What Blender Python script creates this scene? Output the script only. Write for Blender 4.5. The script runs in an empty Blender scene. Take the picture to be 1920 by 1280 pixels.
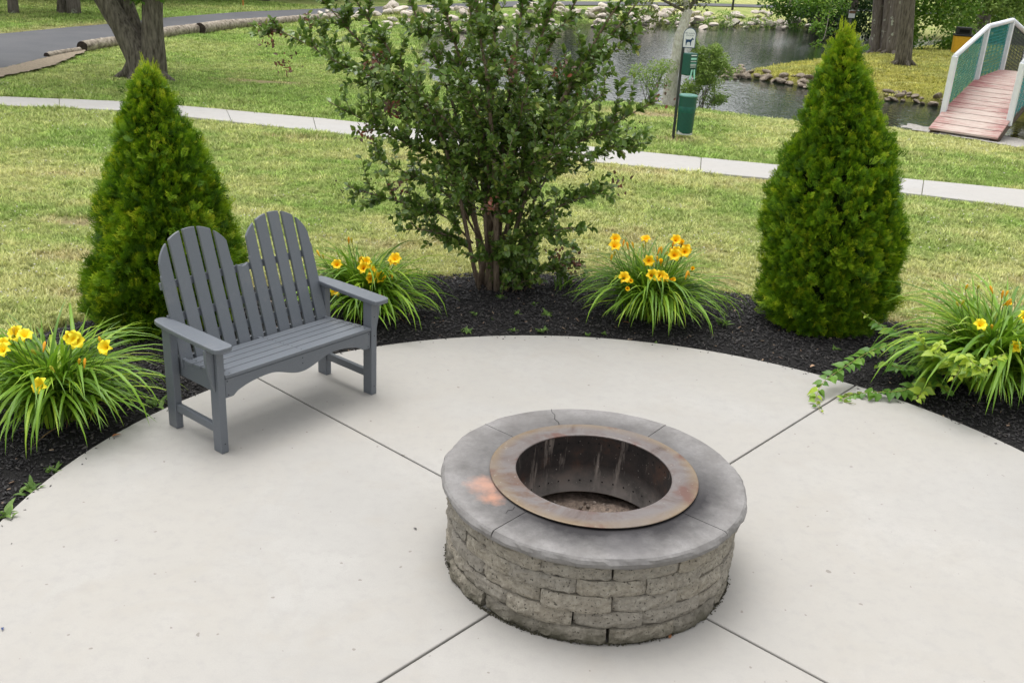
import bpy, bmesh, math, random
import numpy as np
from mathutils import Vector, Matrix

random.seed(7)
RNG = np.random.default_rng(7)
PI = math.pi
sc = bpy.context.scene

# ------------------------------------------------------------------ camera, sky, sun, exposure
F_PX, PITCH, ROLL, CAM_H = 1843.8, 0.37678, 0.05772, 2.7922      # solved from the pit, patio and joint lines
_cp, _sp, _c, _s = math.cos(PITCH), math.sin(PITCH), math.cos(ROLL), math.sin(ROLL)
_R0, _U0, _FW = np.array([1, 0, 0.]), np.array([0, _sp, _cp]), np.array([0, _cp, -_sp])
_RT, _UP = _c*_R0+_s*_U0, -_s*_R0+_c*_U0
CM = np.array([_RT, _UP, _FW])
cam = bpy.data.cameras.new('camera'); cam.sensor_width = 36; cam.lens = F_PX/1920*36
cam.clip_start = 0.05; cam.clip_end = 2000
camo = bpy.data.objects.new('camera', cam); sc.collection.objects.link(camo)
_m = Matrix(((_RT[0], _UP[0], -_FW[0]), (_RT[1], _UP[1], -_FW[1]), (_RT[2], _UP[2], -_FW[2])))
camo.matrix_world = Matrix.Translation((0, 0, CAM_H)) @ _m.to_4x4()
sc.camera = camo

SUN_EL, SUN_AZ = math.radians(76), math.radians(-35)      # azimuth from +Y towards +X
w = bpy.data.worlds.new('World'); sc.world = w; w.use_nodes = True
nt = w.node_tree; bg = nt.nodes['Background']
sky = nt.nodes.new('ShaderNodeTexSky'); sky.sky_type = 'NISHITA'; sky.sun_disc = False
sky.sun_elevation = SUN_EL; sky.sun_rotation = SUN_AZ; sky.dust_density = 4; sky.air_density = 1.0; sky.ozone_density = 1
hs = nt.nodes.new('ShaderNodeHueSaturation'); hs.inputs['Saturation'].default_value = 0.10   # thin overcast
nt.links.new(sky.outputs[0], hs.inputs['Color']); nt.links.new(hs.outputs[0], bg.inputs['Color'])
bg.inputs['Strength'].default_value = 0.15
sl = bpy.data.lights.new('sun', 'SUN'); sl.energy = 0.6; sl.angle = math.radians(50); sl.color = (1, 0.96, 0.9)
so = bpy.data.objects.new('sun', sl); sc.collection.objects.link(so)
so.rotation_euler = Vector((-math.sin(SUN_AZ)*math.cos(SUN_EL), -math.cos(SUN_AZ)*math.cos(SUN_EL), -math.sin(SUN_EL))).to_track_quat('-Z', 'Y').to_euler()
sc.view_settings.view_transform = 'Standard'; sc.view_settings.look = 'None'
sc.view_settings.gamma = 1; sc.view_settings.use_curve_mapping = False
sc.view_settings.exposure = 0.87
sc.render.engine = 'CYCLES'
sc.cycles.use_denoising = True
sc.cycles.max_bounces = 8; sc.cycles.transparent_max_bounces = 8
sc.cycles.use_adaptive_sampling = True; sc.cycles.adaptive_threshold = 0.006

# ------------------------------------------------------------------ helpers
def ray(px, py):
    return np.array([(px-960)/F_PX, -(py-640)/F_PX, 1.]) @ CM
def g(px, py, z=0.):                       # point of the photo on the level plane z
    d = ray(px, py); t = (z-CAM_H)/d[2]; return Vector((d[0]*t, d[1]*t, z))
def atY(px, py, Y):                        # point of the photo at the distance Y of what it stands on
    d = ray(px, py); t = Y/d[1]; return Vector((d[0]*t, Y, CAM_H+d[2]*t))

COL = sc.collection
def link(o, parent=None):
    COL.objects.link(o)
    if parent is not None: o.parent = parent
    return o
def tag(o, label=None, cat=None, group=None, kind=None):
    if label: o['label'] = label
    if cat: o['category'] = cat
    if group: o['group'] = group
    if kind: o['kind'] = kind
    return o
def empty(name, loc=(0, 0, 0), rz=0., label=None, cat=None, group=None, kind=None):
    o = bpy.data.objects.new(name, None); o.location = loc; o.rotation_euler.z = rz; o.empty_display_size = .1
    link(o); return tag(o, label, cat, group, kind)
def mesh(name, V, Fs, mat=None, smooth=False):
    me = bpy.data.meshes.new(name); me.from_pydata([tuple(map(float, v)) for v in V], [], Fs); me.update()
    if mat: me.materials.append(mat)
    if smooth: me.shade_smooth()
    return me
def mesh_np(name, V, Fq, mat=None, smooth=False, attrs=None):
    """V (n,3), Fq (m,k) faces of one size; attrs {name: (n,) or (n,4)} per point."""
    V = np.ascontiguousarray(V, np.float32); Fq = np.ascontiguousarray(Fq, np.int32)
    me = bpy.data.meshes.new(name); k = Fq.shape[1]
    me.vertices.add(len(V)); me.vertices.foreach_set('co', V.ravel())
    me.loops.add(Fq.size); me.loops.foreach_set('vertex_index', Fq.ravel())
    me.polygons.add(len(Fq)); me.polygons.foreach_set('loop_start', np.arange(0, Fq.size, k, dtype=np.int32))
    me.polygons.foreach_set('loop_total', np.full(len(Fq), k, np.int32))
    for nme, a in (attrs or {}).items():
        a = np.asarray(a, np.float32)
        if a.ndim == 1:
            at = me.attributes.new(nme, 'FLOAT', 'POINT'); at.data.foreach_set('value', a)
        else:
            at = me.attributes.new(nme, 'FLOAT_COLOR', 'POINT'); at.data.foreach_set('color', a.ravel())
    me.update(calc_edges=True); me.validate()
    if mat: me.materials.append(mat)
    if smooth: me.shade_smooth()
    return me
def obj(name, me, parent=None, loc=None, rz=None):
    o = bpy.data.objects.new(name, me); link(o, parent)
    if loc is not None: o.location = loc
    if rz is not None: o.rotation_euler.z = rz
    return o
def bm_mesh(name, bm, mat=None, smooth=False):
    me = bpy.data.meshes.new(name); bm.normal_update(); bm.to_mesh(me); bm.free()
    if mat: me.materials.append(mat)
    if smooth: me.shade_smooth()
    return me
def box_bm(x0, x1, y0, y1, z0, z1, bev=.003, seg=1):
    bm = bmesh.new()
    vs = [bm.verts.new((x, y, z)) for x in (x0, x1) for y in (y0, y1) for z in (z0, z1)]
    for f in ((0, 1, 3, 2), (4, 6, 7, 5), (0, 4, 5, 1), (2, 3, 7, 6), (0, 2, 6, 4), (1, 5, 7, 3)): bm.faces.new([vs[i] for i in f])
    bmesh.ops.recalc_face_normals(bm, faces=bm.faces)
    if bev: bmesh.ops.bevel(bm, geom=bm.edges[:], offset=bev, segments=seg, affect='EDGES', profile=.5)
    return bm
def box(name, x0, x1, y0, y1, z0, z1, mat, parent=None, bev=.003, seg=1):
    return obj(name, bm_mesh(name, box_bm(x0, x1, y0, y1, z0, z1, bev, seg), mat), parent)
def prism_bm(pts, y0, y1, bev=.003, axes='xz', seg=1):
    """outline pts in the plane of axes, pushed out along the third axis from y0 to y1."""
    bm = bmesh.new()
    def P(a, b, c): return {'xz': (a, c, b), 'yz': (c, a, b), 'xy': (a, b, c)}[axes]
    A = [bm.verts.new(P(a, b, y0)) for a, b in pts]; B = [bm.verts.new(P(a, b, y1)) for a, b in pts]
    n = len(pts); bm.faces.new(A); bm.faces.new(B[::-1])
    for i in range(n): bm.faces.new((A[i], B[i], B[(i+1) % n], A[(i+1) % n]))
    bmesh.ops.recalc_face_normals(bm, faces=bm.faces)
    if bev:
        es = [e for e in bm.edges if len(e.link_faces) == 2 and e.calc_face_angle(0) > .6]
        bmesh.ops.bevel(bm, geom=es, offset=bev, segments=seg, affect='EDGES', profile=.5)
    return bm
def tube_np(pts, rad, n=8, jit=0., cap=True, rng=RNG):
    """tapered tube along points; returns V, quads"""
    P = np.asarray([tuple(p) for p in pts], float); m = len(P); rad = np.broadcast_to(np.asarray(rad, float), (m,))
    T = np.gradient(P, axis=0); T /= np.linalg.norm(T, axis=1)[:, None]+1e-9
    ref = np.array([0.31, 0.27, .91]) if abs(T[:, 2].mean()) < .8 else np.array([1., .2, 0])
    A = np.cross(T, ref); A /= np.linalg.norm(A, axis=1)[:, None]+1e-9; B = np.cross(T, A)
    th = np.linspace(0, 2*PI, n, endpoint=False)
    r = rad[:, None]*(1+jit*rng.standard_normal((m, n)))
    V = P[:, None]+r[..., None]*(A[:, None]*np.cos(th)[None, :, None]+B[:, None]*np.sin(th)[None, :, None])
    V = V.reshape(-1, 3); i, j = np.meshgrid(np.arange(m-1), np.arange(n), indexing='ij'); i = i.ravel(); j = j.ravel()
    Fq = np.stack([i*n+j, i*n+(j+1) % n, (i+1)*n+(j+1) % n, (i+1)*n+j], 1)
    if cap:
        V = np.vstack([V, P[-1], P[0]]); k = m*n; jj = np.arange(0, n, 2)
        Fq = np.vstack([Fq, np.stack([(m-1)*n+jj, (m-1)*n+(jj+1) % n, (m-1)*n+(jj+2) % n, np.full(len(jj), k)], 1),
                        np.stack([(jj+2) % n, (jj+1) % n, jj, np.full(len(jj), k+1)], 1)])
    return V, Fq
def merge(parts):
    Vs, Fs, o = [], [], 0
    for V, F in parts: Vs.append(V); Fs.append(np.asarray(F)+o); o += len(V)
    return np.vstack(Vs), np.vstack(Fs)
def smooth_path(pts, n):
    P = np.asarray([tuple(p) for p in pts], float); k = len(P)
    if k == 2: return P[0]+(P[1]-P[0])*np.linspace(0, 1, n)[:, None]
    d = np.r_[0, np.cumsum(np.linalg.norm(np.diff(P, axis=0), axis=1))]; t = np.linspace(0, d[-1], n)
    Q = np.vstack([2*P[0]-P[1], P, 2*P[-1]-P[-2]]); out = []
    for x in t:
        i = min(np.searchsorted(d, x, 'right')-1, k-2); u = (x-d[i])/(d[i+1]-d[i]+1e-9)
        p0, p1, p2, p3 = Q[i], Q[i+1], Q[i+2], Q[i+3]
        out.append(.5*(2*p1+(p2-p0)*u+(2*p0-5*p1+4*p2-p3)*u*u+(3*p1-p0-3*p2+p3)*u**3))
    return np.array(out)
def frames(Y, Z):
    """rotation matrices whose local y is Y and whose local z is near Z"""
    Y = Y/(np.linalg.norm(Y, axis=1)[:, None]+1e-9); X = np.cross(Y, Z); X /= np.linalg.norm(X, axis=1)[:, None]+1e-9
    return np.stack([X, Y, np.cross(X, Y)], 2)
def scatter(tv, tf, pos, rot, scl, rnd=None):
    n, k = len(pos), len(tv)
    scl = np.asarray(scl); s = scl[:, None, None] if scl.ndim == 1 else scl[:, None, :]
    V = np.einsum('nij,nkj->nki', rot, tv[None]*s)+pos[:, None]
    Fq = (tf[None]+(np.arange(n)*k)[:, None, None]).reshape(-1, tf.shape[1])
    return V.reshape(-1, 3), Fq, (np.repeat(rnd, k) if rnd is not None else None)
def rdir(n, rng=RNG):
    v = rng.standard_normal((n, 3)); return v/np.linalg.norm(v, axis=1)[:, None]
# smooth value noise for shapes
_P = np.random.default_rng(3).random((64, 64, 64)).astype(np.float32)
def vnoise(x, y, z=0.):
    x, y, z = np.broadcast_arrays(np.asarray(x, float), np.asarray(y, float), np.asarray(z, float))
    xi, yi, zi = np.floor(x).astype(int), np.floor(y).astype(int), np.floor(z).astype(int)
    u, v, q = x-xi, y-yi, z-zi; u = u*u*(3-2*u); v = v*v*(3-2*v); q = q*q*(3-2*q); r = 0
    for a, wa in ((0, 1-u), (1, u)):
        for b, wb in ((0, 1-v), (1, v)):
            for c, wc in ((0, 1-q), (1, q)): r = r+_P[(xi+a) % 64, (yi+b) % 64, (zi+c) % 64]*wa*wb*wc
    return r
def fbm(x, y, z=0., o=3):
    r, a, t = 0, 1., 0
    for k in range(o): r = r+a*vnoise(np.asarray(x)*2**k+17*k, np.asarray(y)*2**k+5*k, np.asarray(z)*2**k); t += a; a *= .5
    return r/t

# ------------------------------------------------------------------ materials
class NT:
    def __init__(s, name):
        s.m = bpy.data.materials.new(name); s.m.use_nodes = True; s.t = s.m.node_tree; s.b = s.t.nodes['Principled BSDF']; s.out = s.t.nodes['Material Output']
        s.geo = None
    def n(s, typ, **kw):
        nd = s.t.nodes.new('ShaderNode'+typ)
        for k, v in kw.items():
            if k in nd.inputs: s.set(nd.inputs[k], v)
            else: setattr(nd, k, v)
        return nd
    def set(s, sock, v):
        if isinstance(v, bpy.types.NodeSocket): s.t.links.new(v, sock)
        else: sock.default_value = (*v, 1) if isinstance(v, tuple) and len(v) == 3 and sock.type == 'RGBA' else v
    def pos(s, space='Object'):
        return s.n('TexCoord').outputs[space] if space != 'World' else s.n('NewGeometry').outputs['Position']
    def noise(s, scale, detail=4, rough=.55, vec=None, dist=0.):
        nd = s.n('TexNoise', Scale=scale, Detail=detail, Roughness=rough, Distortion=dist); s.set(nd.inputs['Vector'], vec if vec is not None else s.pos()); return nd.outputs[0]
    def ramp(s, fac, stops, interp='LINEAR'):
        r = s.n('ValToRGB'); s.set(r.inputs[0], fac); e = r.color_ramp.elements; r.color_ramp.interpolation = interp
        while len(e) < len(stops): e.new(.5)
        for i, (p, c) in enumerate(stops):
            e[i].position = p; e[i].color = (*c, 1) if isinstance(c, tuple) else (c, c, c, 1)
        return r.outputs[0]
    def mix(s, fac, a, b, mode='MIX'):
        nd = s.n('Mix', data_type='RGBA', blend_type=mode); s.set(nd.inputs[0], fac); s.set(nd.inputs[6], a); s.set(nd.inputs[7], b); return nd.outputs[2]
    def math(s, op, a, b=0., clamp=False):
        nd = s.n('Math', operation=op, use_clamp=clamp); s.set(nd.inputs[0], a); s.set(nd.inputs[1], b); return nd.outputs[0]
    def bump(s, h, strength=.3, dist=.01):
        nd = s.n('Bump', Strength=strength, Distance=dist); s.set(nd.inputs['Height'], h); s.set(s.b.inputs['Normal'], nd.outputs[0]); return nd
    def attr(s, name, typ='GEOMETRY'):
        return s.n('Attribute', attribute_name=name, attribute_type=typ)
    def fin(s, col=None, rough=.6, spec=.5, metal=0.):
        if col is not None: s.set(s.b.inputs['Base Color'], col)
        s.set(s.b.inputs['Roughness'], rough); s.set(s.b.inputs['Specular IOR Level'], spec); s.set(s.b.inputs['Metallic'], metal); return s.m
def simple(name, c, rough=.6, var=.15, scale=20, bump=.1, spec=.4, metal=0., dist=.004):
    t = NT(name); n = t.noise(scale, 5)
    lo, hi = tuple(x*(1-var) for x in c), tuple(min(1, x*(1+var)) for x in c)
    t.bump(n, bump, dist); return t.fin(t.ramp(n, [(.3, lo), (.7, hi)]), rough, spec, metal)
def leafmat(name, stops, rough=.5, transl=.3, spec=.4):
    """colours picked by the per-leaf value rnd, with light passing through"""
    t = NT(name); c = t.ramp(t.attr('rnd').outputs['Fac'], stops); t.fin(c, rough, spec)
    tr = t.n('BsdfTranslucent'); t.set(tr.inputs[0], c); mx = t.n('MixShader'); mx.inputs[0].default_value = transl
    t.t.links.new(t.b.outputs[0], mx.inputs[1]); t.t.links.new(tr.outputs[0], mx.inputs[2]); t.t.links.new(mx.outputs[0], t.out.inputs[0]); return t.m
def barkmat(name, lo, hi, scale=9, lichen=None, stretch=.18):
    t = NT(name); mp = t.n('Mapping'); t.set(mp.inputs[0], t.pos()); mp.inputs['Scale'].default_value = (1, 1, stretch)
    n = t.noise(scale*2.2, 8, .65, mp.outputs[0]); c = t.ramp(n, [(.3, lo), (.68, hi)])
    if lichen:
        l = t.ramp(t.noise(2.6, 4, .6), [(.6, 0.), (.66, 1.)]); c = t.mix(l, c, lichen)
    t.bump(n, 1., .06); return t.fin(c, .9, .2)

def concrete(name, base, scale=1., stain=.12, speck=.05):
    t = NT(name); p = t.pos('World')
    big = t.noise(.7*scale, 5, .6, p); med = t.noise(6*scale, 6, .6, p); fine = t.noise(160, 3, .6, p)
    c = t.ramp(big, [(.3, tuple(x*(1-stain) for x in base)), (.7, tuple(x*(1+stain*.35) for x in base))])
    c = t.mix(t.ramp(med, [(.35, .45), (.65, 0.)]), c, tuple(x*.86 for x in base))
    c = t.mix(t.ramp(fine, [(.3, .5), (.6, 0.)]), c, tuple(x*.76 for x in base)); c = t.mix(t.ramp(t.noise(1.7*scale, 6, .7, p, 1.), [(.50, 0.), (.68, .6)]), c, tuple(x*f for x, f in zip(base, (.85, .82, .775))))
    st = t.ramp(t.noise(2.3*scale, 2, .5, p), [(.70, 0.), (.78, .35)]); c = t.mix(st, c, tuple(x*f for x, f in zip(base, (.82, .78, .71))))
    c = t.mix(t.ramp(t.noise(.45*scale, 3, .6, p, .8), [(.42, .55), (.6, 0.)]), c, tuple(x*f for x, f in zip(base, (.90, .88, .845))))
    c = t.mix(t.ramp(t.noise(14*scale, 5, .7, p), [(.48, 0.), (.70, .55)]), c, tuple(x*.80 for x in base))
    sp = t.ramp(t.noise(24, 1, .4, p), [(.765, 0.), (.78, .7)]); c = t.mix(sp, c, (.2, .18, .16))
    t.bump(fine, .12, .002); return t.fin(c, .85, .25)
M = {}
M['concrete'] = concrete('patio_concrete', (.425, .412, .390), 1., .17)
M['walk'] = concrete('walk_concrete', (.45, .44, .425), .6)
M['joint'] = simple('joint_dirt', (.07, .06, .05), .95)
t = NT('bench_lumber'); oi = t.n('ObjectInfo'); c = t.ramp(t.noise(420, 2, .6), [(.3, (.100, .113, .131)), (.7, (.146, .161, .182))]); c = t.mix(t.math('MULTIPLY', oi.outputs['Random'], .22), c, (.175, .19, .212)); c = t.mix(t.ramp(t.noise(7, 6, .7), [(.56, 0.), (.72, .3)]), c, (.22, .22, .22)); t.bump(t.noise(260, 2), .12, .001); M['bench'] = t.fin(c, .42, .45)
M['screw'] = simple('screw', (.03, .03, .035), .4, metal=.6)
# mulch: black dyed bark
t = NT('mulch_soil'); n = t.noise(60, 6, .7, t.pos('World')); t.bump(n, .9, .02); M['mulch'] = t.fin(t.ramp(n, [(.35, (.008, .008, .008)), (.7, (.034, .031, .031))]), .9, .25)
M['chip'] = leafmat('mulch_chip', [(0, (.010, .009, .010)), (.7, (.04, .037, .038)), (.985, (.085, .075, .07)), (.989, (.22, .13, .08)), (1, (.36, .27, .19))], .6, 0., .5)
M['arb'] = leafmat('arborvitae_leaf', [(0, (.035, .095, .004)), (.4, (.115, .25, .007)), (.8, (.29, .43, .011)), (1, (.50, .56, .03))], .55, .22, .3)
M['arbcore'] = simple('arborvitae_inner', (.012, .018, .005), 1., .4, 30, .1, 0.)  # shade between the sprays put into the core's colour
M['myrtle'] = leafmat('myrtle_leaf', [(0, (.065, .135, .024)), (.5, (.15, .25, .042)), (.84, (.26, .34, .058)), (.95, (.38, .40, .08)), (.97, (.17, .06, .03)), (1, (.26, .07, .03))], .32, .3, .7)
M['myrtle_red'] = leafmat('myrtle_tip', [(0, (.11, .075, .05)), (.6, (.19, .10, .07)), (1, (.32, .09, .05))], .4, .25, .5)
M['myrtle_bark'] = barkmat('myrtle_bark', (.12, .085, .06), (.36, .28, .21), 14)
M['lily'] = leafmat('lily_blade', [(0, (.08, .19, .015)), (.55, (.20, .37, .025)), (.9, (.40, .54, .04)), (.97, (.42, .48, .09)), (1, (.46, .31, .14))], .4, .3, .4)
M['lilydry'] = leafmat('lily_dry_blade', [(0, (.17, .10, .05)), (1, (.38, .25, .13))], .8, .2, .2)
t = NT('lily_petal'); rr = t.attr('rnd').outputs['Fac']; c = t.ramp(rr, [(0, (.85, .36, .004)), (.25, (.94, .55, .006)), (1, (.95, .66, .015))]); t.fin(c, .5, .3); M['petal'] = t.m
t.set(t.b.inputs['Subsurface Weight'], .0)
M['petal_yellow'] = (lambda t: t.fin(t.ramp(t.attr('rnd').outputs['Fac'], [(0, (.90, .62, .01)), (1, (.95, .80, .03))]), .5, .3))(NT('lily_petal_yellow'))
M['bud'] = (lambda t: t.fin(t.ramp(t.attr('rnd').outputs['Fac'], [(0, (.28, .33, .03)), (.5, (.75, .42, .02)), (1, (.80, .30, .02))]), .5, .3))(NT('lily_bud'))
M['scape'] = simple('lily_scape', (.12, .2, .03), .5)
M['vine'] = leafmat('vine_leaf', [(0, (.075, .19, .025)), (.5, (.17, .33, .04)), (1, (.42, .55, .05))], .4, .35, .4)
M['vinestem'] = simple('vine_stem', (.26, .26, .07), .6)
M['weed'] = leafmat('weed_leaf', [(0, (.08, .16, .03)), (1, (.20, .32, .07))], .5, .3, .3)
M['stone'] = None

# ------------------------------------------------------------------ the lie of the land
PCX, PCY, PR = .595, 4.138, 3.11            # patio circle
CX, CY = .432, 4.222                        # fire pit centre
BED_R = 4.8
WATER_Z = -.30
def gp(lst, z=0.): return np.array([tuple(g(x, y, z))[:2] for x, y in lst])
near_shore = [(830, 150), (1000, 172), (1120, 184), (1180, 187), (1306, 198), (1405, 209), (1464, 218), (1560, 226), (1664, 233), (1738, 238), (1873, 250)]
far_shore = [(1498, 53), (1377, 49), (1292, 48), (1180, 46), (1000, 50), (880, 58), (815, 72), (790, 100)]
pen_near = [(1367, 137), (1398, 146.5), (1453, 154), (1516, 166), (1649, 187.5), (1707, 193), (1766, 200)]
pen_far = [(1375, 117), (1430, 105.5), (1524, 95.7), (1555, 92), (1640, 86)]
ns, fs, pn, pf = gp(near_shore, -.03)+np.array([0, .45]), gp(far_shore, WATER_Z), gp(pen_near, WATER_Z), gp(pen_far, .12)-np.array([.0, .3])
ext_r = np.array([[11, 18.2], [16, 16.5], [26, 14.5]])          # the creek runs on to the right
ext_rn = np.array([[12.2, 22.2], [17, 20.4], [26, 18.4]])
WATER = np.vstack([ns, ext_r, ext_rn[::-1], pn[::-1], pf, [[19, 48.], [27, 50.5]], [[28, 56.], [20, 54.5]], fs])
def in_poly(x, y, P):
    r = np.zeros(np.shape(x), bool); n = len(P)
    for i in range(n):
        x0, y0 = P[i]; x1, y1 = P[(i+1) % n]
        c = ((y0 > y) != (y1 > y)) & (x < (x1-x0)*(y-y0)/(y1-y0+1e-12)+x0); r ^= c
    return r
def poly_dist(x, y, P, closed=True):
    d = np.full(np.shape(x), 1e9); n = len(P)
    for i in range(n if closed else n-1):
        a = P[i]; b = P[(i+1) % n]; e = b-a; L = e@e+1e-12
        t = np.clip(((x-a[0])*e[0]+(y-a[1])*e[1])/L, 0, 1)
        d = np.minimum(d, np.hypot(x-a[0]-t*e[0], y-a[1]-t*e[1]))
    return d
def water_sd(x, y):                          # >0 on land
    d = poly_dist(x, y, WATER); d = np.where(in_poly(x, y, WATER), -d, d)
    return d+.25*(vnoise(np.asarray(x)*1.1, np.asarray(y)*1.1)-.5)
def sstep(a, b, x):
    t = np.clip((x-a)/(b-a), 0, 1); return t*t*(3-2*t)
def bed_edge(x, y):
    a = np.arctan2(y-PCY, x-PCX); return BED_R+.35*(vnoise(np.cos(a)*3+9, np.sin(a)*3+9)-.5)+.1*(vnoise(np.cos(a)*14+9, np.sin(a)*14+9)-.5)
def ground_z(x, y):
    s = water_sd(x, y)
    z = -.02+.035*(fbm(np.asarray(x)*.5, np.asarray(y)*.5)-.5)
    z = z-.9*(1-sstep(-.9, .55, s))-.06*(1-sstep(.4, 2.2, s))
    hump = .16*sstep(0, 3., np.minimum(s, 3))*sstep(22, 26, y)*sstep(4, 8, x)*(1-sstep(36, 44, y))
    z = z+hump
    r = np.hypot(x-PCX, y-PCY); z = z-.14*(1-sstep(-.12, .0, r-bed_edge(x, y)))
    return z
WALK_N = gp([(-700, 190), (0, 197.6), (226, 208), (349, 219.6), (613, 248.6), (900, 283), (1180, 310.5), (1461, 337), (1684, 361), (1920, 390.6)])
WALK_F = gp([(-700, 176), (0, 181.5), (226, 191), (336, 198.6), (607, 223), (890, 255), (1180, 283), (1465, 310.5), (1688, 335), (1920, 357.5)])
WALK_N = np.vstack([WALK_N, WALK_N[-1]+(WALK_N[-1]-WALK_N[-2])*3]); WALK_F = np.vstack([WALK_F, WALK_F[-1]+(WALK_F[-1]-WALK_F[-2])*3])
ROAD_N = gp([(-300, 186), (0, 132), (87, 110), (145, 97), (223, 74), (303, 60), (549, 36)]); ROAD_F = gp([(-300, 84), (0, 66), (145, 51.7), (207, 47), (303, 35.5), (452, 24), (597, 18)])
ROAD_N = np.vstack([ROAD_N, [[-4, 50], [1.0, 60], [6.2, 66.1], [12.5, 72.2], [18.2, 76.], [30, 81], [60, 88]]])
ROAD_F = np.vstack([ROAD_F, [[-6, 51.5], [-1, 62.5], [5.6, 70.], [12.3, 76.2], [18.4, 80.4], [30, 86], [60, 93]]])
WALKP = np.vstack([WALK_N, WALK_F[::-1]]); ROADP = np.vstack([ROAD_N, ROAD_F[::-1]])
DIRT = [(g(1215, 212), 1.1, .55), (g(490, 152), 1.1, .22), (g(1262, 262), .35, .2), (g(150, 412), .5, .18), (g(330, 262), .6, .2), (g(1262, 186), .8, .5), (g(560, 258), .7, .14), (g(850, 262), .9, .22), (g(1060, 300), .8, .2)]
def lawn_rgb(x, y):
    """colour of the turf: green, straw and bare soil patches"""
    x = np.asarray(x, float); y = np.asarray(y, float)
    n1 = fbm(x*.33+3, y*.5+1, 0, 3); n2 = fbm(x*1.5, y*2.1, 3., 3); n3 = fbm(x*5, y*7, 5., 2)
    dry = np.clip((n1*.55+n2*.45+n3*.30-.53)*3.0+.34, 0, 1)
    lush = sstep(14.5, 18.5, y)*(1-sstep(1.5, 4.5, x))+sstep(-3.5, -7, x)*sstep(11.5, 14.5, y)
    dry = np.clip(dry-.42*np.clip(lush, 0, 1)*(.5+n2), 0, 1)
    G = np.array([.28, .43, .085]); S = np.array([.66, .65, .27]); O = np.array([.52, .47, .09]); D = np.array([.58, .44, .27]); K = np.array([.13, .23, .035])
    c = G+(S-G)*dry[..., None]
    c = c+(K-c)*(np.clip((n3-.60)*4, 0, .8)*(1-dry))[..., None]
    ol = sstep(22.5, 24, y)*sstep(4.5, 6, x)*(1-sstep(50, 52, y))*(.45+.55*n1)
    c = c+(O-c)*np.clip(ol*1.25*(1-.45*(n2 > .58)), 0, 1)[..., None]
    d = np.zeros_like(x)
    for p, rx, ry in DIRT: d = np.maximum(d, 1-sstep(.45, 1.15, np.hypot((x-p.x)/rx, (y-p.y)/ry)+.7*(n3-.5)+.5*(n2-.5)))
    d = np.maximum(d, .6*sstep(.60, .68, n2)*sstep(.5, .6, n1)*(y < 14.5))
    rd = poly_dist(x, y, ROAD_F, False); d = np.maximum(d, .75*(1-sstep(.2, 1.5, rd+1.4*(n2-.5)))*(y < 34))
    c = c+(D-c)*(d*.9)[..., None]
    return np.clip(c, 0, 1), d

# ground sheet reaching the horizon, finer where it is near
def axis(a, b, h, far, k=1.22):
    c = list(np.arange(a, b+1e-6, h)); s = h
    lo = [a]; 
    while lo[-1] > -far: s *= k; lo.append(lo[-1]-s)
    s = h; hi = [b]
    while hi[-1] < far: s *= k; hi.append(hi[-1]+s)
    return np.array(lo[1:][::-1]+c+hi[1:])
gx = axis(-13, 17, .2, 600); gy = axis(1.5, 54, .2, 600)
GX, GY = np.meshgrid(gx, gy); GZ = ground_z(GX, GY)
lc, ld = lawn_rgb(GX, GY); soil = np.array([.10, .085, .06])
sd = water_sd(GX, GY); lc = lc+(soil-lc)*(1-sstep(.0, .35, sd))[..., None]
nx, ny = len(gx), len(gy); I, J = np.meshgrid(np.arange(nx-1), np.arange(ny-1)); q = (J*nx+I).ravel()
t = NT('lawn_turf'); c = t.attr('turf').outputs['Color']; p = t.pos('World')
n = t.noise(55, 6, .7, p); n2 = t.noise(9, 4, .6, p)
c = t.mix(t.ramp(n, [(.32, .8), (.66, 0.)]), c, (.07, .10, .025)); c = t.mix(t.ramp(n2, [(.5, 0.), (.75, .35)]), c, (.3, .28, .12))
t.bump(n, 1., .05); M['turf'] = t.fin(c, .95, .1)
lawn = obj('lawn', mesh_np('lawn', np.stack([GX, GY, GZ], -1).reshape(-1, 3), np.stack([q, q+1, q+nx+1, q+nx], 1), M['turf'], True, {'turf': np.concatenate([lc, np.ones_like(lc[..., :1])], -1).reshape(-1, 4)}))
tag(lawn, kind='structure')

# pond and creek water
t = NT('pond_water'); p = t.pos('World'); mp = t.n('Mapping'); t.set(mp.inputs[0], p); mp.inputs['Scale'].default_value = (1, .55, 1)
n = t.noise(6.5, 3, .55, mp.outputs[0]); n2 = t.noise(1.3, 2, .5, mp.outputs[0])
t.bump(t.math('ADD', n, t.math('MULTIPLY', n2, .5)), .32, .05)
M['water'] = t.fin((.012, .02, .013), .04, .5); t.b.inputs['IOR'].default_value = 1.33
wm = bmesh.new(); wm.faces.new([wm.verts.new((x, y, WATER_Z)) for x, y in WATER+0.0])
wpond = bm_mesh('pond', wm, M['water'])
# a plain sheet over the basin is enough: the banks rise through it
pond = obj('pond', mesh('pond', [(-8, 17, WATER_Z), (45, 12, WATER_Z), (45, 62, WATER_Z), (-8, 62, WATER_Z)], [(0, 1, 2, 3)], M['water'])); tag(pond, kind='structure')
bpy.data.meshes.remove(wpond)

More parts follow.
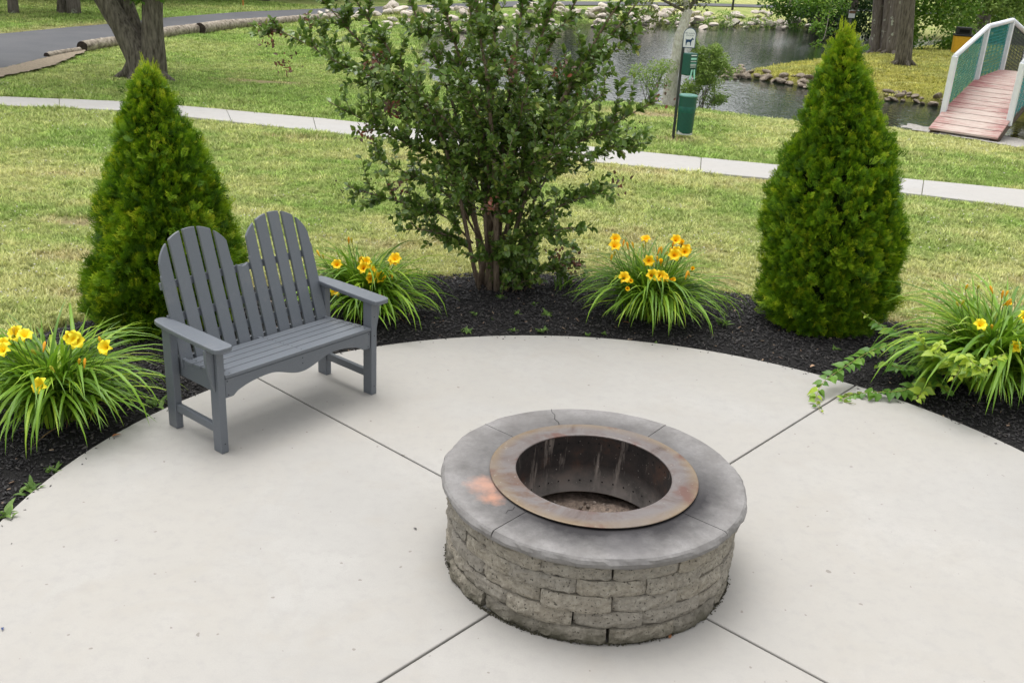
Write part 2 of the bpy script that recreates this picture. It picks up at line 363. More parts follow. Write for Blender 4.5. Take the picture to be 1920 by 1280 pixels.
# patio of four slabs with tooled joints
patio = empty('patio', (CX, CY, 0), 0, kind='structure')
bmj = bmesh.new(); bmj.faces.new([bmj.verts.new((PCX-CX+(PR-.03)*math.cos(a), PCY-CY+(PR-.03)*math.sin(a), -.035)) for a in np.linspace(0, 2*PI, 96, endpoint=False)])
obj('joint_bed', bm_mesh('joint_bed', bmj, M['joint']), patio)
A0 = -.7214
def to_circle(a):
    dx, dy = math.cos(a), math.sin(a); ox, oy = CX-PCX, CY-PCY; b = ox*dx+oy*dy; return -b+math.sqrt(b*b-(ox*ox+oy*oy-PR*PR))
for k in range(4):
    a0, a1 = A0+k*PI/2, A0+(k+1)*PI/2; gap = .006; bis = (a0+a1)/2
    off = np.array([math.cos(bis), math.sin(bis)])*gap*math.sqrt(2)
    pts = [tuple(off)]
    for a in np.linspace(a0, a1, 40):
        r = to_circle(a); p = np.array([math.cos(a), math.sin(a)])*r
        e0 = gap*(1 if a == a0 else 0); e1 = gap*(1 if a == a1 else 0)
        p = p+np.array([-math.sin(a0), math.cos(a0)])*e0+np.array([math.sin(a1), -math.cos(a1)])*e1
        pts.append(tuple(p))
    obj('slab', bm_mesh('slab', prism_bm(pts, -.10, 0, .006, 'xy', 2), M['concrete']), patio)

# footpath slabs
walk = empty('footpath', tuple(WALK_N[4])+(0,), kind='structure'); wl = walk.location.copy()
def strip_at(A, B, s):
    d = np.r_[0, np.cumsum(np.linalg.norm(np.diff(A, axis=0), axis=1))]
    s = s*d[-1]; i = min(max(np.searchsorted(d, s, 'right')-1, 0), len(d)-2); u = (s-d[i])/(d[i+1]-d[i])
    return A[i]+(A[i+1]-A[i])*u, B[i]+(B[i+1]-B[i])*u
tot = np.linalg.norm(np.diff(WALK_N, axis=0), axis=1).sum(); nsl = int(tot/1.42)
for k in range(nsl):
    pts = []
    us = np.linspace(k/nsl+.004/tot, (k+1)/nsl-.004/tot, 4)
    pr = [strip_at(WALK_N, WALK_F, u) for u in us]
    pts = [tuple(a-np.array(wl[:2])) for a, b in pr]+[tuple(b-np.array(wl[:2])) for a, b in pr[::-1]]
    o = obj('slab', bm_mesh('slab', prism_bm(pts, -.12, .012+random.uniform(-.004, .004), .006, 'xy'), M['walk']), walk)

# road
t = NT('asphalt'); p = t.pos('World'); n = t.noise(90, 4, .7, p); n2 = t.noise(.8, 4, .6, p); t.bump(n, .4, .01)
M['road'] = t.fin(t.mix(t.ramp(n2, [(.35, 0.), (.7, .4)]), t.ramp(n, [(.3, (.075, .078, .085)), (.7, (.12, .122, .13))]), (.15, .15, .155)), .9, .3)
nr = 120; rp = []
def resamp(P, n):
    d = np.r_[0, np.cumsum(np.linalg.norm(np.diff(P, axis=0), axis=1))]; t = np.linspace(0, d[-1], n); return np.stack([np.interp(t, d, P[:, 0]), np.interp(t, d, P[:, 1])], 1)
ra, rb = resamp(ROAD_N, nr), resamp(ROAD_F, nr)
rows = [ra+(rb-ra)*u for u in (0, .25, .5, .75, 1)]
V = np.concatenate([np.column_stack([r, ground_z(r[:, 0], r[:, 1])*0+.03+.05*(0 if i in (0, 4) else (.6 if i != 2 else .8))]) for i, r in enumerate(rows)])
Fq = np.array([(i*nr+j, i*nr+j+1, (i+1)*nr+j+1, (i+1)*nr+j) for i in range(4) for j in range(nr-1)])
tag(obj('road', mesh_np('road', V, Fq[:, ::-1], M['road'], True)), kind='structure')
# pale gravelly shoulder between the road and the lawn
M['gravel'] = (lambda t: (t.bump(t.noise(26, 6, .7, t.pos('World')), .9, .03), t.fin(t.ramp(t.noise(30, 6, .75, t.pos('World')), [(.3, (.17, .135, .095)), (.7, (.40, .335, .25))]), .95, .2))[1])(NT('gravel'))
sh = gp([(-60, 152), (0, 133), (60, 118), (120, 104), (160, 97), (160, 101), (128, 114), (100, 127), (50, 138), (0, 148), (-60, 162)])
sh = resamp(np.vstack([sh, sh[:1]]), 120)[:-1]+RNG.normal(0, .035, (119, 2))
bm = bmesh.new(); bm.faces.new([bm.verts.new((x, y, .045)) for x, y in sh]); bmesh.ops.recalc_face_normals(bm, faces=bm.faces)
tag(obj('gravel_shoulder', bm_mesh('gravel_shoulder', bm, M['gravel'])), kind='structure')
bl = gp([(1700, 229), (1738, 236), (1790, 240), (1873, 251), (1925, 262), (1990, 280), (1920, 278), (1850, 266), (1780, 254), (1720, 243), (1690, 236)])
bl = resamp(np.vstack([bl, bl[:1]]), 90)[:-1]+RNG.normal(0, .05, (89, 2))
bm = bmesh.new(); bm.faces.new([bm.verts.new((x, y, 0)) for x, y in bl]); bmesh.ops.triangulate(bm, faces=bm.faces)
for _ in range(3): bmesh.ops.subdivide_edges(bm, edges=[e for e in bm.edges if e.calc_length() > .15], cuts=1, use_grid_fill=True); bmesh.ops.triangulate(bm, faces=bm.faces)
for v in bm.verts: v.co.z = max(-.05, float(ground_z(np.array([v.co.x]), np.array([v.co.y]))[0]))+.035
bmesh.ops.recalc_face_normals(bm, faces=bm.faces)
M['gravel_grey'] = (lambda t: (t.bump(t.noise(26, 6, .7, t.pos('World')), .9, .03), t.fin(t.ramp(t.noise(30, 6, .75, t.pos('World')), [(.3, (.22, .21, .19)), (.7, (.52, .49, .45))]), .95, .2))[1])(NT('gravel_grey'))
tag(obj('gravel_path', bm_mesh('gravel_path', bm, M['gravel_grey'])), kind='structure')

# mulch bed round the patio
na, nrr = 260, 16; aa = np.linspace(0, 2*PI, na, endpoint=False)
V = []
for a in aa:
    ro = float(bed_edge(PCX+math.cos(a)*5, PCY+math.sin(a)*5))
    for j in range(nrr):
        u = j/(nrr-1); r = PR-.06+(ro-PR+.06)*u; V.append((PCX+r*math.cos(a), PCY+r*math.sin(a), 0))
V = np.array(V); u = np.tile(np.linspace(0, 1, nrr), na)
V[:, 2] = -.035+.05*np.sin(np.clip(u*PI, 0, PI))**.7+.035*(fbm(V[:, 0]*4, V[:, 1]*4)-.5)
V[:, 2] = np.where(u > .98, -.09, V[:, 2])
Fq = np.array([(i*nrr+j, i*nrr+j+1, ((i+1) % na)*nrr+j+1, ((i+1) % na)*nrr+j) for i in range(na) for j in range(nrr-1)])
tag(obj('mulch_bed', mesh_np('mulch_bed', V, Fq[:, ::-1], M['mulch'], True)), kind='structure')
def mulch_z(x, y):
    r = np.hypot(x-PCX, y-PCY); u = np.clip((r-PR+.06)/(bed_edge(x, y)-PR+.06), 0, 1)
    return -.035+.05*np.sin(u*PI)**.7+.035*(fbm(np.asarray(x)*4, np.asarray(y)*4)-.5)
n = 62000; a = RNG.uniform(-.15*PI, 1.22*PI, n); r = PR+.01+RNG.random(n)**.8*(BED_R-PR-.02); x, y = PCX+r*np.cos(a), PCY+r*np.sin(a)
tvb = np.array([(sx*.5, sy*.5, sz*.5) for sx in (-1, 1) for sy in (-1, 1) for sz in (-1, 1)]); tvb[tvb[:, 1] > 0, 0] *= .55
tfb = np.array([(0, 1, 3, 2), (4, 6, 7, 5), (0, 4, 5, 1), (2, 3, 7, 6), (0, 2, 6, 4), (1, 5, 7, 3)])
yd = RNG.standard_normal((n, 3))*np.array([1, 1, .28]); zd = RNG.standard_normal((n, 3))*.45+np.array([0, 0, 1.])
L = RNG.uniform(.008, .034, n); sc3 = np.stack([L*RNG.uniform(.22, .5, n), L, np.full(n, .005)], 1)
sp_n = 130; r[:sp_n] = PR-np.abs(RNG.normal(0, .035, sp_n)); a[:sp_n] = RNG.uniform(.1*PI, 1.1*PI, sp_n); x, y = PCX+r*np.cos(a), PCY+r*np.sin(a); L[:sp_n] *= .6; sc3[:sp_n] *= .6
edge = r-bed_edge(x, y) < .02
V, Fq, rn = scatter(tvb, tfb, np.column_stack([x, y, np.where(r < PR, .002, mulch_z(x, y)+.004+RNG.random(n)*.012)])[edge], frames(yd, zd)[edge], sc3[edge], RNG.random(edge.sum()))
tag(obj('mulch_chips', mesh_np('mulch_chips', V, Fq, M['chip'], False, {'rnd': rn})), 'black shredded bark chips covering the bed', 'mulch', kind='stuff')

# ------------------------------------------------------------------ grass: tufts on points (uncountable)
def tuft_mesh(name, nb, h, spread, mat, seed, wide=.0035):
    rg = np.random.default_rng(seed); V = []; Fq = []; rn = []
    for b in range(nb):
        a = rg.uniform(0, 2*PI); p = np.array([rg.normal(0, spread), rg.normal(0, spread), -.01]); hh = h*rg.uniform(.5, 1.15); ln = rg.uniform(.15, 1.1)*hh
        d = np.array([math.cos(a), math.sin(a), 0]); sd_ = np.array([-math.sin(a), math.cos(a), 0])*wide*rg.uniform(.7, 1.3)
        k = len(V); V += [p-sd_, p+sd_, p+d*ln*.35+[0, 0, hh*.6]+sd_*.8, p+d*ln*.35+[0, 0, hh*.6]-sd_*.8, p+d*ln+[0, 0, hh*.95]]
        Fq += [(k, k+1, k+2, k+3), (k+3, k+2, k+4, k+4)]; rn += [rg.random()]*5
    F3 = []
    for f in Fq:
        F3.append((f[0], f[1], f[2]))
        if f[3] != f[2]: F3.append((f[0], f[2], f[3]))
    return mesh_np(name, np.array(V), np.array(F3), mat, False, {'rnd': rn})
t = NT('grass_blade'); c = t.attr('turf', 'INSTANCER').outputs['Color']; rr = t.attr('rnd').outputs['Fac']
c = t.mix(t.math('MULTIPLY', rr, .35), c, (.55, .56, .24)); c = t.mix(t.ramp(rr, [(.0, .6), (.45, 0.)]), c, (.08, .18, .02)); t.fin(c, .6, .25)
tr = t.n('BsdfTranslucent'); t.set(tr.inputs[0], c); mx = t.n('MixShader'); mx.inputs[0].default_value = .18
t.t.links.new(t.b.outputs[0], mx.inputs[1]); t.t.links.new(tr.outputs[0], mx.inputs[2]); t.t.links.new(mx.outputs[0], t.out.inputs[0]); M['blade'] = t.m
def instancer(name, pts, protos, cols, scl, label, cat):
    me = bpy.data.meshes.new(name); n = len(pts); me.vertices.add(n); me.vertices.foreach_set('co', np.asarray(pts, np.float32).ravel())
    me.attributes.new('rotz', 'FLOAT', 'POINT').data.foreach_set('value', RNG.uniform(0, 2*PI, n).astype(np.float32))
    me.attributes.new('scl', 'FLOAT', 'POINT').data.foreach_set('value', np.asarray(scl, np.float32))
    me.attributes.new('turf', 'FLOAT_COLOR', 'POINT').data.foreach_set('color', np.column_stack([cols, np.ones(n)]).astype(np.float32).ravel())
    o = obj(name, me); tag(o, label, cat, kind='stuff')
    coll = bpy.data.collections.new(name+'_kinds')
    for pm in protos: coll.objects.link(bpy.data.objects.new(pm.name, pm))
    ng = bpy.data.node_groups.new(name, 'GeometryNodeTree')
    ng.interface.new_socket('Geometry', in_out='INPUT', socket_type='NodeSocketGeometry'); ng.interface.new_socket('Geometry', in_out='OUTPUT', socket_type='NodeSocketGeometry')
    N = ng.nodes; gi = N.new('NodeGroupInput'); go = N.new('NodeGroupOutput'); ci = N.new('GeometryNodeCollectionInfo')
    ci.inputs['Collection'].default_value = coll; ci.inputs['Separate Children'].default_value = True; ci.inputs['Reset Children'].default_value = True
    mp = N.new('GeometryNodeMeshToPoints'); ip = N.new('GeometryNodeInstanceOnPoints'); ip.inputs['Pick Instance'].default_value = True
    a1 = N.new('GeometryNodeInputNamedAttribute'); a1.data_type = 'FLOAT'; a1.inputs['Name'].default_value = 'rotz'
    a2 = N.new('GeometryNodeInputNamedAttribute'); a2.data_type = 'FLOAT'; a2.inputs['Name'].default_value = 'scl'
    cx = N.new('ShaderNodeCombineXYZ'); rv = N.new('FunctionNodeRandomValue'); rv.data_type = 'INT'
    [s for s in rv.inputs if s.name == 'Max' and s.type == 'INT'][0].default_value = len(protos)-1
    [s for s in rv.inputs if s.name == 'Min' and s.type == 'INT'][0].default_value = 0
    Lk = ng.links.new; Lk(gi.outputs[0], mp.inputs['Mesh']); Lk(mp.outputs[0], ip.inputs['Points']); Lk(ci.outputs[0], ip.inputs['Instance'])
    Lk(a1.outputs[0], cx.inputs['Z']); Lk(cx.outputs[0], ip.inputs['Rotation']); Lk(a2.outputs[0], ip.inputs['Scale'])
    Lk([s for s in rv.outputs if s.type == 'INT'][0], ip.inputs['Instance Index']); Lk(ip.outputs[0], go.inputs[0])
    md = o.modifiers.new('grow', 'NODES'); md.node_group = ng; return o
def lawn_points(n, y0, y1, wpow=1.):
    """points of the turf in view, denser near; seen from the camera's place only as far as density goes"""
    d = np.exp(RNG.uniform(math.log(y0), math.log(y1), n)) if wpow == 1 else y0+(y1-y0)*RNG.random(n)**wpow
    x = RNG.uniform(-.64, .66, n)*d; y = d
    r = np.hypot(x-PCX, y-PCY); ok = (r > bed_edge(x, y)-.03) & (water_sd(x, y) > .12) & ~in_poly(x, y, WALKP) & ~in_poly(x, y, ROADP) & ~in_poly(x, y, sh) & ~in_poly(x, y, bl)
    x, y = x[ok], y[ok]; c, dd = lawn_rgb(x, y); keep = RNG.random(len(x)) > dd*.9; x, y, c = x[keep], y[keep], c[keep]
    c = c*np.exp(RNG.normal(0, .33, (len(c), 1))); return np.column_stack([x, y, ground_z(x, y)]), np.clip(c, 0, .9)
tufts = [tuft_mesh('grass_tuft', 10, .060, .020, M['blade'], 10+i, .0045) for i in range(5)]
P1, C1 = lawn_points(150000, 5.5, 20); tall = .6+1.1*np.clip(fbm(P1[:, 0]*1.2, P1[:, 1]*1.2)-.3, 0, 1)+.9*np.clip(fbm(P1[:, 0]*4, P1[:, 1]*4, 2)-.52, 0, 1)
instancer('grass_blades', P1, tufts, C1, tall*(.8+.5*RNG.random(len(P1)))*np.clip(P1[:, 1]/12, .8, 1.3), 'short patchy green and straw coloured grass of the lawn', 'grass')
P2, C2 = lawn_points(60000, 18, 48); tufts2 = [tuft_mesh('far_grass_tuft', 12, .06, .05, M['blade'], 30+i, .007) for i in range(3)]
instancer('far_grass_blades', P2, tufts2, C2, (.8+.5*RNG.random(len(P2)))*np.clip(P2[:, 1]/24, .9, 1.8), 'grass on the far lawns and banks beyond the footpath', 'grass')
# clover heads
def blob_tpl(n=5, seed=1, fl=1.):
    bm = bmesh.new(); bmesh.ops.create_icosphere(bm, subdivisions=1, radius=1.); rg = random.Random(seed)
    for v in bm.verts: v.co *= 1+rg.uniform(-.2, .2); v.co.z *= fl
    V = np.array([v.co[:] for v in bm.verts]); Fq = np.array([[v.index for v in f.verts] for f in bm.faces]); bm.free(); return V, Fq
bv, bf = blob_tpl()
M['clover'] = simple('clover_head', (.62, .60, .50), .8)
P3, C3 = lawn_points(6000, 7, 19); k = (fbm(P3[:, 0]*.55+4, P3[:, 1]*.55) > .53)&(RNG.random(len(P3)) < .45); P3, C3 = P3[k], C3[k]
V, Fq, rn = scatter(bv, bf, P3+np.array([0, 0, .062]), np.tile(np.eye(3), (len(P3), 1, 1)), RNG.uniform(.005, .009, len(P3)))
tag(obj('clover_heads', mesh_np('clover_heads', V, Fq, M['clover'])), 'small white clover heads dotted through the lawn', 'clover', kind='stuff')

# ------------------------------------------------------------------ fire pit
pit = empty('fire_pit', (CX, CY, 0), 0, 'round fire pit of split grey blocks with smooth stone cap and rusty steel ring', 'fire pit')
t = NT('split_block'); p = t.pos('World'); n = t.noise(38, 6, .7, p); n2 = t.noise(7, 4, .6, p); oi = t.n('ObjectInfo')
c = t.ramp(n, [(.3, (.20, .178, .143)), (.68, (.54, .495, .41))]); c = t.mix(t.ramp(n2, [(.4, 0.), (.7, .55)]), c, (.31, .27, .21))
c = t.mix(t.math('MULTIPLY', oi.outputs['Random'], .45), c, (.25, .24, .225))
c = t.mix(t.ramp(t.noise(120, 2, .5, p), [(.72, 0.), (.76, .8)]), c, (.5, .47, .42)); c = t.mix(t.ramp(t.noise(90, 1, .5, p), [(.30, .8), (.34, 0.)]), c, (.04, .036, .03))
sx = t.n('SeparateXYZ'); t.set(sx.inputs[0], p)      # damp moss and dirt splashed on the lowest course
ms = t.math('MULTIPLY', t.ramp(sx.outputs['Z'], [(.0, 1.), (.13, 0.)]), t.ramp(t.noise(9, 4, .6, p), [(.3, .2), (.6, 1.)])); c = t.mix(ms, c, (.07, .066, .042))
t.bump(n, 1., .02); M['block'] = t.fin(c, .92, .2)
RW, CAPB, NB, NC = .690, .402, 14, 5; CH = CAPB/NC
def block_mesh(seed):
    rg = np.random.default_rng(seed); nu, nz = 13, 6; da = 2*PI/NB*.5-.0035
    U = np.linspace(-1, 1, nu); Z = np.linspace(-1, 1, nz); V = []; o1, o2 = rg.uniform(0, 50, 2)
    tilt = rg.uniform(-.008, .008); tl2 = rg.uniform(-.006, .006)
    for z in Z:
        for u in U:
            e = max(0, (abs(u)-.9)/.1)**2*.011+max(0, (abs(z)-.7)/.3)**2*.009
            rr_ = RW+.012+.027*(fbm(u*4.2+o1, z*1.9+o2, 1, 3)-.5)+tilt*u+tl2*z-e
            a = u*da; V.append((rr_*math.cos(a), rr_*math.sin(a), CH/2+z*(CH/2-.0022)+.002*(fbm(u*3+o2, z*2+o1)-.5)*(abs(z) < .99)))
    m = len(V)
    for z in (-1, 1):
        for u in U: a = u*da; V.append((.56*math.cos(a), .56*math.sin(a), CH/2+z*(CH/2-.0022)))
    Fs = [(j*nu+i, j*nu+i+1, (j+1)*nu+i+1, (j+1)*nu+i) for j in range(nz-1) for i in range(nu-1)]
    Fs += [(m+i+1, i+1, i, m+i)[::-1] for i in range(nu-1)][::1]
    Fs = [f for f in Fs]; Fs += [((nz-1)*nu+i, (nz-1)*nu+i+1, m+nu+i+1, m+nu+i) for i in range(nu-1)]
    for i, fl in ((0, 0), (nu-1, 1)):
        col = [j*nu+i for j in range(nz)]+[m+nu+i, m+i]; Fs.append(tuple(col[::-1] if fl == 0 else col))
    me = mesh('block', V, Fs, M['block']); bm = bmesh.new(); bm.from_mesh(me); bmesh.ops.recalc_face_normals(bm, faces=bm.faces); bm.to_mesh(me); bm.free(); return me
bms = [block_mesh(100+i) for i in range(12)]
for cidx in range(NC):
    for k in range(NB):
        a = 2*PI/NB*(k+(.5 if cidx % 2 else 0)+.18)+RNG.normal(0, .008)
        o = obj('block', bms[(k*5+cidx*7) % 12], pit, (0, 0, cidx*CH+.001), a); s = 1+RNG.normal(0, .006)+(.006 if cidx == 0 else 0); o.scale = (s, s, 1)
V, Fq = tube_np([(0, 0, .004), (0, 0, .395)], [.64, .64], 48, cap=False); obj('block_core', mesh_np('block_core', V, Fq, simple('gap_dark', (.05, .045, .04), .95)), pit)  # dark cylinder added behind the blocks to close see-through gaps
# cap: four curved stones with a chipped outer edge
t = NT('cap_stone'); p = t.pos(); n = t.noise(7, 6, .65, p); n2 = t.noise(60, 4, .65, p)
c = t.ramp(n, [(.3, (.15, .142, .136)), (.5, (.215, .206, .20)), (.75, (.28, .27, .265))]); c = t.mix(t.ramp(n2, [(.3, .35), (.6, 0.)]), c, (.13, .125, .125))
sp = t.n('SeparateXYZ'); t.set(sp.inputs[0], p); X_, Y_ = sp.outputs['X'], sp.outputs['Y']
rad = t.math('POWER', t.math('ADD', t.math('MULTIPLY', X_, X_), t.math('MULTIPLY', Y_, Y_)), .5)
nz_ = t.noise(9, 5, .65, p); rj = t.math('ADD', rad, t.math('MULTIPLY', t.math('SUBTRACT', nz_, .5), .14))
side = t.ramp(t.math('ADD', t.math('MULTIPLY', Y_, -.9), t.math('MULTIPLY', X_, .35)), [(.0, .4), (.35, 1.)])
soot = t.math('MULTIPLY', t.ramp(rj, [(.54, 1.), (.61, .55), (.70, 0.)]), side); c = t.mix(soot, c, (.022, .020, .022))
def spot(cx, cy, r0, r1, nscale=12):
    dx = t.math('SUBTRACT', X_, cx); dy = t.math('SUBTRACT', Y_, cy); d = t.math('POWER', t.math('ADD', t.math('MULTIPLY', dx, dx), t.math('MULTIPLY', dy, dy)), .5)
    d = t.math('ADD', d, t.math('MULTIPLY', t.math('SUBTRACT', t.noise(nscale, 4, .6, p), .5), .12)); return t.ramp(d, [(r0, 1.), (r1, 0.)])
c = t.mix(t.math('MULTIPLY', spot(-.525, -.17, .02, .10, 20), .6), c, (.55, .29, .20)); c = t.mix(t.math('MULTIPLY', spot(-.48, -.28, .0, .08, 22), .65), c, (.55, .27, .17))
c = t.mix(t.math('MULTIPLY', spot(.12, -.62, .06, .16), .35), c, (.10, .095, .10))
c = t.mix(t.math('MULTIPLY', spot(-.35, .5, .05, .2), .3), c, (.12, .11, .105))
t.bump(n2, .25, .004); M['cap'] = t.fin(c, .7, .35)
CAPZ, RC = .457, .735
def cap_mesh(a0, a1, seed):
    nu = 44; V = []; o1 = seed*7.3
    prof = [(.487, CAPB, 0), (.487, CAPZ, 0), (RC-.03, CAPZ, 0), (RC-.012, CAPZ-.001, .25), (RC-.003, CAPZ-.008, .8), (RC+.003, CAPZ-.022, 1), (RC+.001, CAPZ-.038, 1), (RC-.012, CAPB+.002, .7), (RC-.03, CAPB, 0)]
    for i in range(nu):
        a = a0+(a1-a0)*i/(nu-1)
        for j, (r, z, w_) in enumerate(prof):
            d = w_*(.026*(fbm(a*9+o1, z*40, 2, 3)-.5)); V.append(((r+d)*math.cos(a), (r+d)*math.sin(a), z+w_*.006*(fbm(a*14, z*60+o1, 4)-.5)))
    m = len(prof); Fs = [(i*m+j, (i+1)*m+j, (i+1)*m+(j+1) % m, i*m+(j+1) % m) for i in range(nu-1) for j in range(m)]
    Fs += [tuple(range(m)), tuple((nu-1)*m+j for j in range(m))[::-1]]
    me = mesh('cap_stone', V, Fs, M['cap']); bm = bmesh.new(); bm.from_mesh(me); bmesh.ops.recalc_face_normals(bm, faces=bm.faces); bm.to_mesh(me); bm.free(); return me
ja = [math.radians(x) for x in (-130, -39, 54, 139.5, 230)]
for k in range(4): obj('cap_stone', cap_mesh(ja[k]+.0035, ja[k+1]-.0035, k+1), pit)
# hairline cracks as thin dark inlays
M['crack'] = simple('crack', (.02, .018, .018), .95)
def crack(pts, wdt=.0022):
    V = []; Fs = []
    for i, (r, a) in enumerate(pts):
        a = math.radians(a); ww = wdt/ r*(1-.5*i/len(pts)); V += [(r*math.cos(a-ww), r*math.sin(a-ww), CAPZ+.0012), (r*math.cos(a+ww), r*math.sin(a+ww), CAPZ+.0012)]
    for i in range(len(pts)-1): k = 2*i; Fs.append((k, k+2, k+3, k+1))
    obj('crack', mesh('crack', V, Fs, M['crack']), pit)
crack([(.515, 107.5), (.56, 106.2), (.60, 107.2), (.65, 105.6), (.69, 106.1), (.725, 105.4)]); crack([(.515, -137), (.54, -135.5), (.56, -136.5), (.585, -135.2)])
# steel insert
t = NT('heat_stained_steel'); p = t.pos(); n = t.noise(5, 5, .65, p, .6); n2 = t.noise(2.6, 3, .6, p); n3 = t.noise(45, 5, .7, p)
sp = t.n('SeparateXYZ'); t.set(sp.inputs[0], p); X_, Y_ = sp.outputs['X'], sp.outputs['Y']
rad = t.math('POWER', t.math('ADD', t.math('MULTIPLY', X_, X_), t.math('MULTIPLY', Y_, Y_)), .5)
c = t.ramp(n, [(.28, (.055, .033, .026)), (.40, (.125, .098, .090)), (.55, (.16, .143, .138)), (.70, (.11, .06, .038))])
og = t.math('MULTIPLY', t.ramp(t.math('ADD', rad, t.math('MULTIPLY', t.math('SUBTRACT', n2, .5), .11)), [(.44, 0.), (.490, 1.)]), t.ramp(n2, [(.35, 1.), (.66, .2)])); c = t.mix(t.math('MULTIPLY', og, .8), c, (.225, .160, .085))
c = t.mix(t.ramp(t.noise(4, 4, .6, p), [(.54, 0.), (.64, .8)]), c, (.12, .05, .035)); c = t.mix(t.ramp(n3, [(.64, 0.), (.72, .5)]), c, (.5, .48, .45))
t.bump(n3, .15, .002); M['steel'] = t.fin(c, .5, .5, .2)
t = NT('sooty_steel'); p = t.pos(); n = t.noise(5, 6, .7, p); mp = t.n('Mapping'); t.set(mp.inputs[0], p); mp.inputs['Scale'].default_value = (14, 14, 2.2); ns_ = t.noise(1., 5, .65, mp.outputs[0])
c = t.ramp(n, [(.3, (.010, .009, .009)), (.5, (.026, .020, .018)), (.72, (.075, .036, .022))]); c = t.mix(t.ramp(ns_, [(.56, 0.), (.68, .7)]), c, (.26, .22, .19))
sz = t.n('SeparateXYZ'); t.set(sz.inputs[0], p); low = t.math('MULTIPLY', t.ramp(sz.outputs['Z'], [(.17, 1.), (.30, 0.)]), t.ramp(n, [(.3, .3), (.6, 1.)])); c = t.mix(t.math('MULTIPLY', low, .8), c, (.20, .18, .165))
c = t.mix(t.ramp(t.noise(70, 3, .6, p), [(.68, 0.), (.74, .8)]), c, (.34, .30, .27)); t.bump(n, .2, .004); M['soot'] = t.fin(c, .8, .25, .0)
def lathe(prof, n=96):
    V = []; m = len(prof)
    for i in range(n):
        a = 2*PI*i/n; V += [(r*math.cos(a), r*math.sin(a), z) for r, z in prof]
    return V, [(i*m+j, ((i+1) % n)*m+j, ((i+1) % n)*m+j+1, i*m+j+1) for i in range(n) for j in range(m-1)]
V, Fs = lathe([(.379, .466), (.500, .4655), (.506, .4675), (.506, .4705), (.502, .4725), (.384, .4745), (.379, .472), (.379, .466)]); ins = obj('steel_ring', mesh('steel_ring', V, Fs, M['steel'], False), pit)
V, Fs = lathe([(.381, .466), (.381, .150), (.366, .147), (.366, .143), (.386, .143), (.386, .466)]); wallp = obj('fire_bowl_wall', mesh('fire_bowl_wall', V, Fs, M['soot'], True), ins)
dv, df = lathe([(.0001, 0.), (.0046, 0.)], 10); hm = mesh('air_hole', [(z-.0013, x, y) for x, y, z in dv], [f for f in df], simple('hole_black', (.004, .004, .004), 1))
for zrow, nh, off in ((.428, 44, 0), (.205, 40, .5)):
    for k in range(nh):
        a = 2*PI*(k+off)/nh
        if math.sin(a) < -.55: continue
        obj('air_hole', hm, wallp, (.3795*math.cos(a), .3795*math.sin(a), zrow), a)
# ash bed
na, nr_ = 72, 22; V = []
for i in range(na):
    for j in range(nr_): r = .62*(j/(nr_-1)); a = 2*PI*i/na; V.append((r*math.cos(a), r*math.sin(a), 0))
V = np.array(V); V[:, 2] = .085+.04*(fbm(V[:, 0]*16, V[:, 1]*16, 0, 4)-.5)+.02*(fbm(V[:, 0]*60, V[:, 1]*60, 2, 2)-.5)
Fq = np.array([(i*nr_+j, i*nr_+j+1, ((i+1) % na)*nr_+j+1, ((i+1) % na)*nr_+j) for i in range(na) for j in range(nr_-1)])
obj('ash_bed', mesh_np('ash_bed', V, Fq[:, ::-1], simple('ash', (.27, .21, .17), .98, .35, 40, .8, .1, 0, .02), True), pit)
n = 160; a = RNG.uniform(0, 2*PI, n); r = .37*np.sqrt(RNG.random(n)); V, Fq, rn = scatter(bv, bf, np.column_stack([r*np.cos(a), r*np.sin(a), np.full(n, .09)]), frames(rdir(n), rdir(n)), RNG.uniform(.004, .014, n))
tag(obj('cinders', mesh_np('cinders', V, Fq, simple('cinder', (.22, .18, .15), .95, .5)), pit), kind='stuff')
# dirt and moss crumbs along the foot of the wall
n = 2600; a = RNG.uniform(-PI, 0.25, n); r = RW+.006+np.abs(RNG.normal(0, .007, n)); V, Fq, rn = scatter(bv, bf, np.column_stack([r*np.cos(a), r*np.sin(a), np.abs(RNG.normal(0, .008, n))]), frames(rdir(n), rdir(n)), RNG.uniform(.001, .004, n))
tag(obj('dirt_crumbs', mesh_np('dirt_crumbs', V, Fq, simple('crumb', (.06, .055, .035), .98, .5, 60)), pit), kind='stuff')

